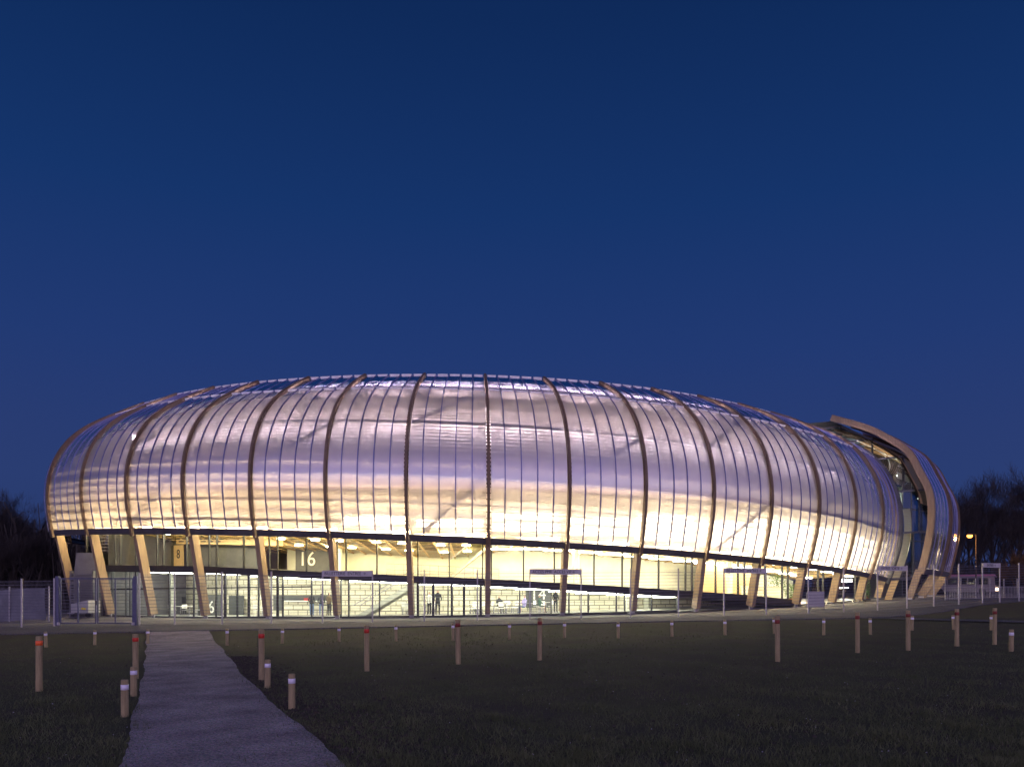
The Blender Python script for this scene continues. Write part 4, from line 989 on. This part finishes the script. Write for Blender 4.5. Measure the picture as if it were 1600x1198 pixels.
for _ in range(420):
    y = 1 / rnd.uniform(1 / 42, 1 / 9); x = rnd.uniform(-.68, .68) * y; lump(pb, x, y, rnd.uniform(.008, .022))
o = cl.build('soil_clods', 'clod'); o['kind'] = 'stuff'; o['label'] = 'loose dark soil clods along the right verge of the path'; o['category'] = 'soil'
o = pb.build('pebbles', 'stone'); o['kind'] = 'stuff'; o['label'] = 'small pale pebbles scattered over lawn and path'; o['category'] = 'pebbles'

# ------------------------------------------------------------------ people and furniture in the foyer
def person(name_label, p, rz, top, legs, pose='stand', h=1.75):
    s_ = h / 1.75
    sit = pose == 'sit'; hz = .52 if sit else .92; ky = -.42 if sit else -.02
    V = [(0, 0, hz), (0, 0, hz + .22), (0, -.02, hz + .46), (0, 0, hz + .58), (0, -.01, hz + .66), (0, -.02, hz + .78)]
    E_ = [(0, 1), (1, 2), (2, 3), (3, 4), (4, 5)]; R = [.15, .14, .17, .06, .095, .085]
    for sd in (-1, 1):
        k = len(V); kn = (sd * .11, ky, .50 if sit else .49)
        V += [(sd * .10, 0 if not sit else -.08, hz - .05), kn, (sd * .11, ky + (.03 if sit else 0), .09), (sd * .12, ky - .12, .05)]
        E_ += [(0, k), (k, k + 1), (k + 1, k + 2), (k + 2, k + 3)]; R += [.10, .075, .05, .045]
        k = len(V); el_ = (sd * .26, .02 if not sit else -.10, hz + .20); wr = (sd * .20, -.16 if not sit else -.34, hz + .06 + (.14 if sit else 0))
        V += [(sd * .19, 0, hz + .45), el_, wr, (wr[0] * .92, wr[1] - .09, wr[2] - .02)]; E_ += [(2, k), (k, k + 1), (k + 1, k + 2), (k + 2, k + 3)]; R += [.075, .055, .04, .035]
    me = bpy.data.meshes.new('body'); me.from_pydata([tuple(c * s_ for c in v) for v in V], E_, []); o = bpy.data.objects.new('body', me); COL.objects.link(o)
    md = o.modifiers.new('skin', 'SKIN'); me.skin_vertices[0].data[0].use_root = True
    for q, r in zip(me.skin_vertices[0].data, R): q.radius = (r * s_, r * s_ * .85)
    sb = o.modifiers.new('sub', 'SUBSURF'); sb.levels = 1; sb.render_levels = 1
    dg = bpy.context.evaluated_depsgraph_get(); m2 = bpy.data.meshes.new_from_object(o.evaluated_get(dg)); bpy.data.objects.remove(o); m2.name = 'body'
    m2.materials.clear()
    for q in (top, legs, 'skin', 'hair'): m2.materials.append(M[q])
    for pl in m2.polygons:
        c = pl.center / s_; pl.use_smooth = True
        pl.material_index = 1 if (c.z < hz - .02 or (sit and c.y < -.2 and c.z < hz + .08)) else 0
        if c.z > hz + .60: pl.material_index = 3 if (c.z > hz + .76 or c.y > .02) else 2
        elif abs(c.x) > .15 and c.y < wr[1] - .03: pl.material_index = 2
    e = empty('person', p, rz); link('body', m2, e); return tag(e, name_label, 'person')
def stand(px, d, label, rz, top, legs, pose='stand', h=1.75):
    u = u_at(px, d); q = pt(u, d, zfloor(u)); return person(label, q, facing(u) + rz, top, legs, pose, h)
stand(487, 7.0, 'person in dark jacket and blue jeans facing the counter beside the red poster', math.pi, 'dark_cloth', 'jeans')
stand(502, 7.0, 'person in black top and blue jeans leaning at the counter', math.pi + .3, 'dark_cloth', 'jeans', h=1.7)
stand(514, 6.6, 'person in brown jacket and dark trousers at the counter end', math.pi - .4, 'brown_cloth', 'dark_cloth')
stand(684, 5.5, 'person in long dark coat standing inside the glass entrance doors', .2, 'dark_cloth', 'dark_cloth', h=1.82)
stand(671, 6.2, 'person in pale top waiting beside the dark coated one', -.5, 'white', 'dark_cloth', h=1.7)
stand(820, 6.0, 'person in lilac shirt seated at a cafe table', -1.2, 'lilac_cloth', 'jeans', 'sit')
stand(843, 6.0, 'person in dark green jumper seated at a cafe table', 1.2, 'green_cloth', 'dark_cloth', 'sit')
stand(780, 6.8, 'person in dark top seated behind the white cafe tables', .4, 'dark_cloth', 'dark_cloth', 'sit')
stand(868, 5.8, 'person in dark clothes standing behind a timber column', .3, 'dark_cloth', 'dark_cloth', h=1.65)
ch = empty('cafe_chair'); 
MB().box((0, 0, .45), (.42, .42, .04)).build('seat', 'white', ch); MB().box((0, .2, .72), (.42, .03, .30)).build('backrest', 'white', ch)
for a in (-.18, .18):
    for b in (-.18, .18): MB().bar((a, b, 0), (a * .9, b * .9, .45), .03, .03).build('leg', 'galv', ch)
tb = empty('cafe_table'); MB().lathe([(.40, .72), (.40, .75)], 18).build('table_top', 'white', tb); MB().tube([(0, 0, 0), (0, 0, .72)], .035, 8).build('stem', 'galv', tb); MB().lathe([(.24, 0), (.05, .04)], 14).build('foot', 'galv', tb)
random.seed(12); first = True
for px, d in ((282, 6.0), (296, 5.6), (412, 6.0), (648, 7.6), (665, 8.0), (735, 6.2), (752, 6.4), (772, 5.6), (790, 6.4), (831, 6.0), (853, 6.8), (800, 7.4)):
    u = u_at(px, d); q = pt(u, d, zfloor(u)); t_ = tb if first else copy_tree(tb); t_.location = q; tag(t_, 'round white cafe table in the ground floor foyer', 'table', 'cafe tables in the foyer')
    for k in range(3):
        a = random.uniform(0, 6.28); c_ = ch if (first and k == 0) else copy_tree(ch); c_.location = q + Vector((math.cos(a) * .72, math.sin(a) * .72, 0)); c_.rotation_euler = (0, 0, a - math.pi / 2)
        tag(c_, 'white slatted cafe chair in the ground floor foyer', 'chair', 'cafe chairs in the foyer')
    first = False
ua, pa = place(446, 966, 7.6); ub, pb_ = place(522, 966, 7.6); c = (pa + pb_) / 2; zf = zfloor((ua + ub) / 2)
ct = empty('bar_counter', (c.x, c.y, zf), facing((ua + ub) / 2)); tag(ct, 'long pale bar counter where people queue', 'counter')
L_ = (pb_ - pa).xy.length; MB().box((0, 0, .52), (L_, .6, 1.04)).build('front', 'block', ct); MB().box((0, -.03, 1.07), (L_ + .1, .72, .06)).build('worktop', 'white', ct)
# indoor plants
def plant(px, d, h, conic, label, ground=slab_z):
    u = u_at(px, d); q = pt(u, d, ground(u)); e = empty('potted_plant', q); tag(e, label, 'plant'); r = random.Random(int(px))
    MB().lathe([(.20, 0), (.27, .38), (.24, .38)], 14).build('pot', 'terracotta', e)
    b = MB()
    for k in range(420):
        z = r.uniform(.35, h); w = (h - z) / h * .42 + .03 if conic else .75 * math.sin(min(1, (z - .2) / h) * 2.6) * r.random() ** .5
        a = r.uniform(0, 6.28); p = Vector((w * math.cos(a), w * math.sin(a), z)); s1 = Vector((r.uniform(-1, 1), r.uniform(-1, 1), r.uniform(-.6, .8))).normalized() * r.uniform(.08, .2); s2 = s1.cross(Vector((r.random(), r.random(), r.random()))).normalized() * .035
        b.quad(p, p + s1 * .5 + s2, p + s1, p + s1 * .5 - s2)
    o = b.build('foliage', 'leaf', e); o['kind'] = 'stuff'; MB().tube([(0, 0, .3), (0, 0, h * .8)], .03, 6).build('stem', 'bark', e)
plant(1214, 6.0, 2.3, False, 'broad leafy potted plant inside the glass beside the ticket desk'); plant(1236, 5.6, 1.6, False, 'small leafy potted plant next to the broad one')
plant(1400, 5.0, 2.9, True, 'slim conical cypress in a terracotta pot in the lobby', lambda u: g(36, 78) + .06); plant(1352, 5.0, 1.9, True, 'short conical potted shrub behind the lobby glass', lambda u: .75)
ua, pa = place(1190, 925, 5.0); e = empty('ticket_desk', (pa.x, pa.y, slab_z(ua)), facing(ua)); tag(e, 'low pale ticket desk inside the right glazing', 'counter')
MB().box((0, 0, .5), (4.2, .7, 1.0)).build('front', 'concrete', e); MB().box((0, 0, 1.03), (4.3, .8, .06)).build('worktop', 'white', e)
for o in bpy.data.objects:
    if '_abs' in o: del o['_abs']
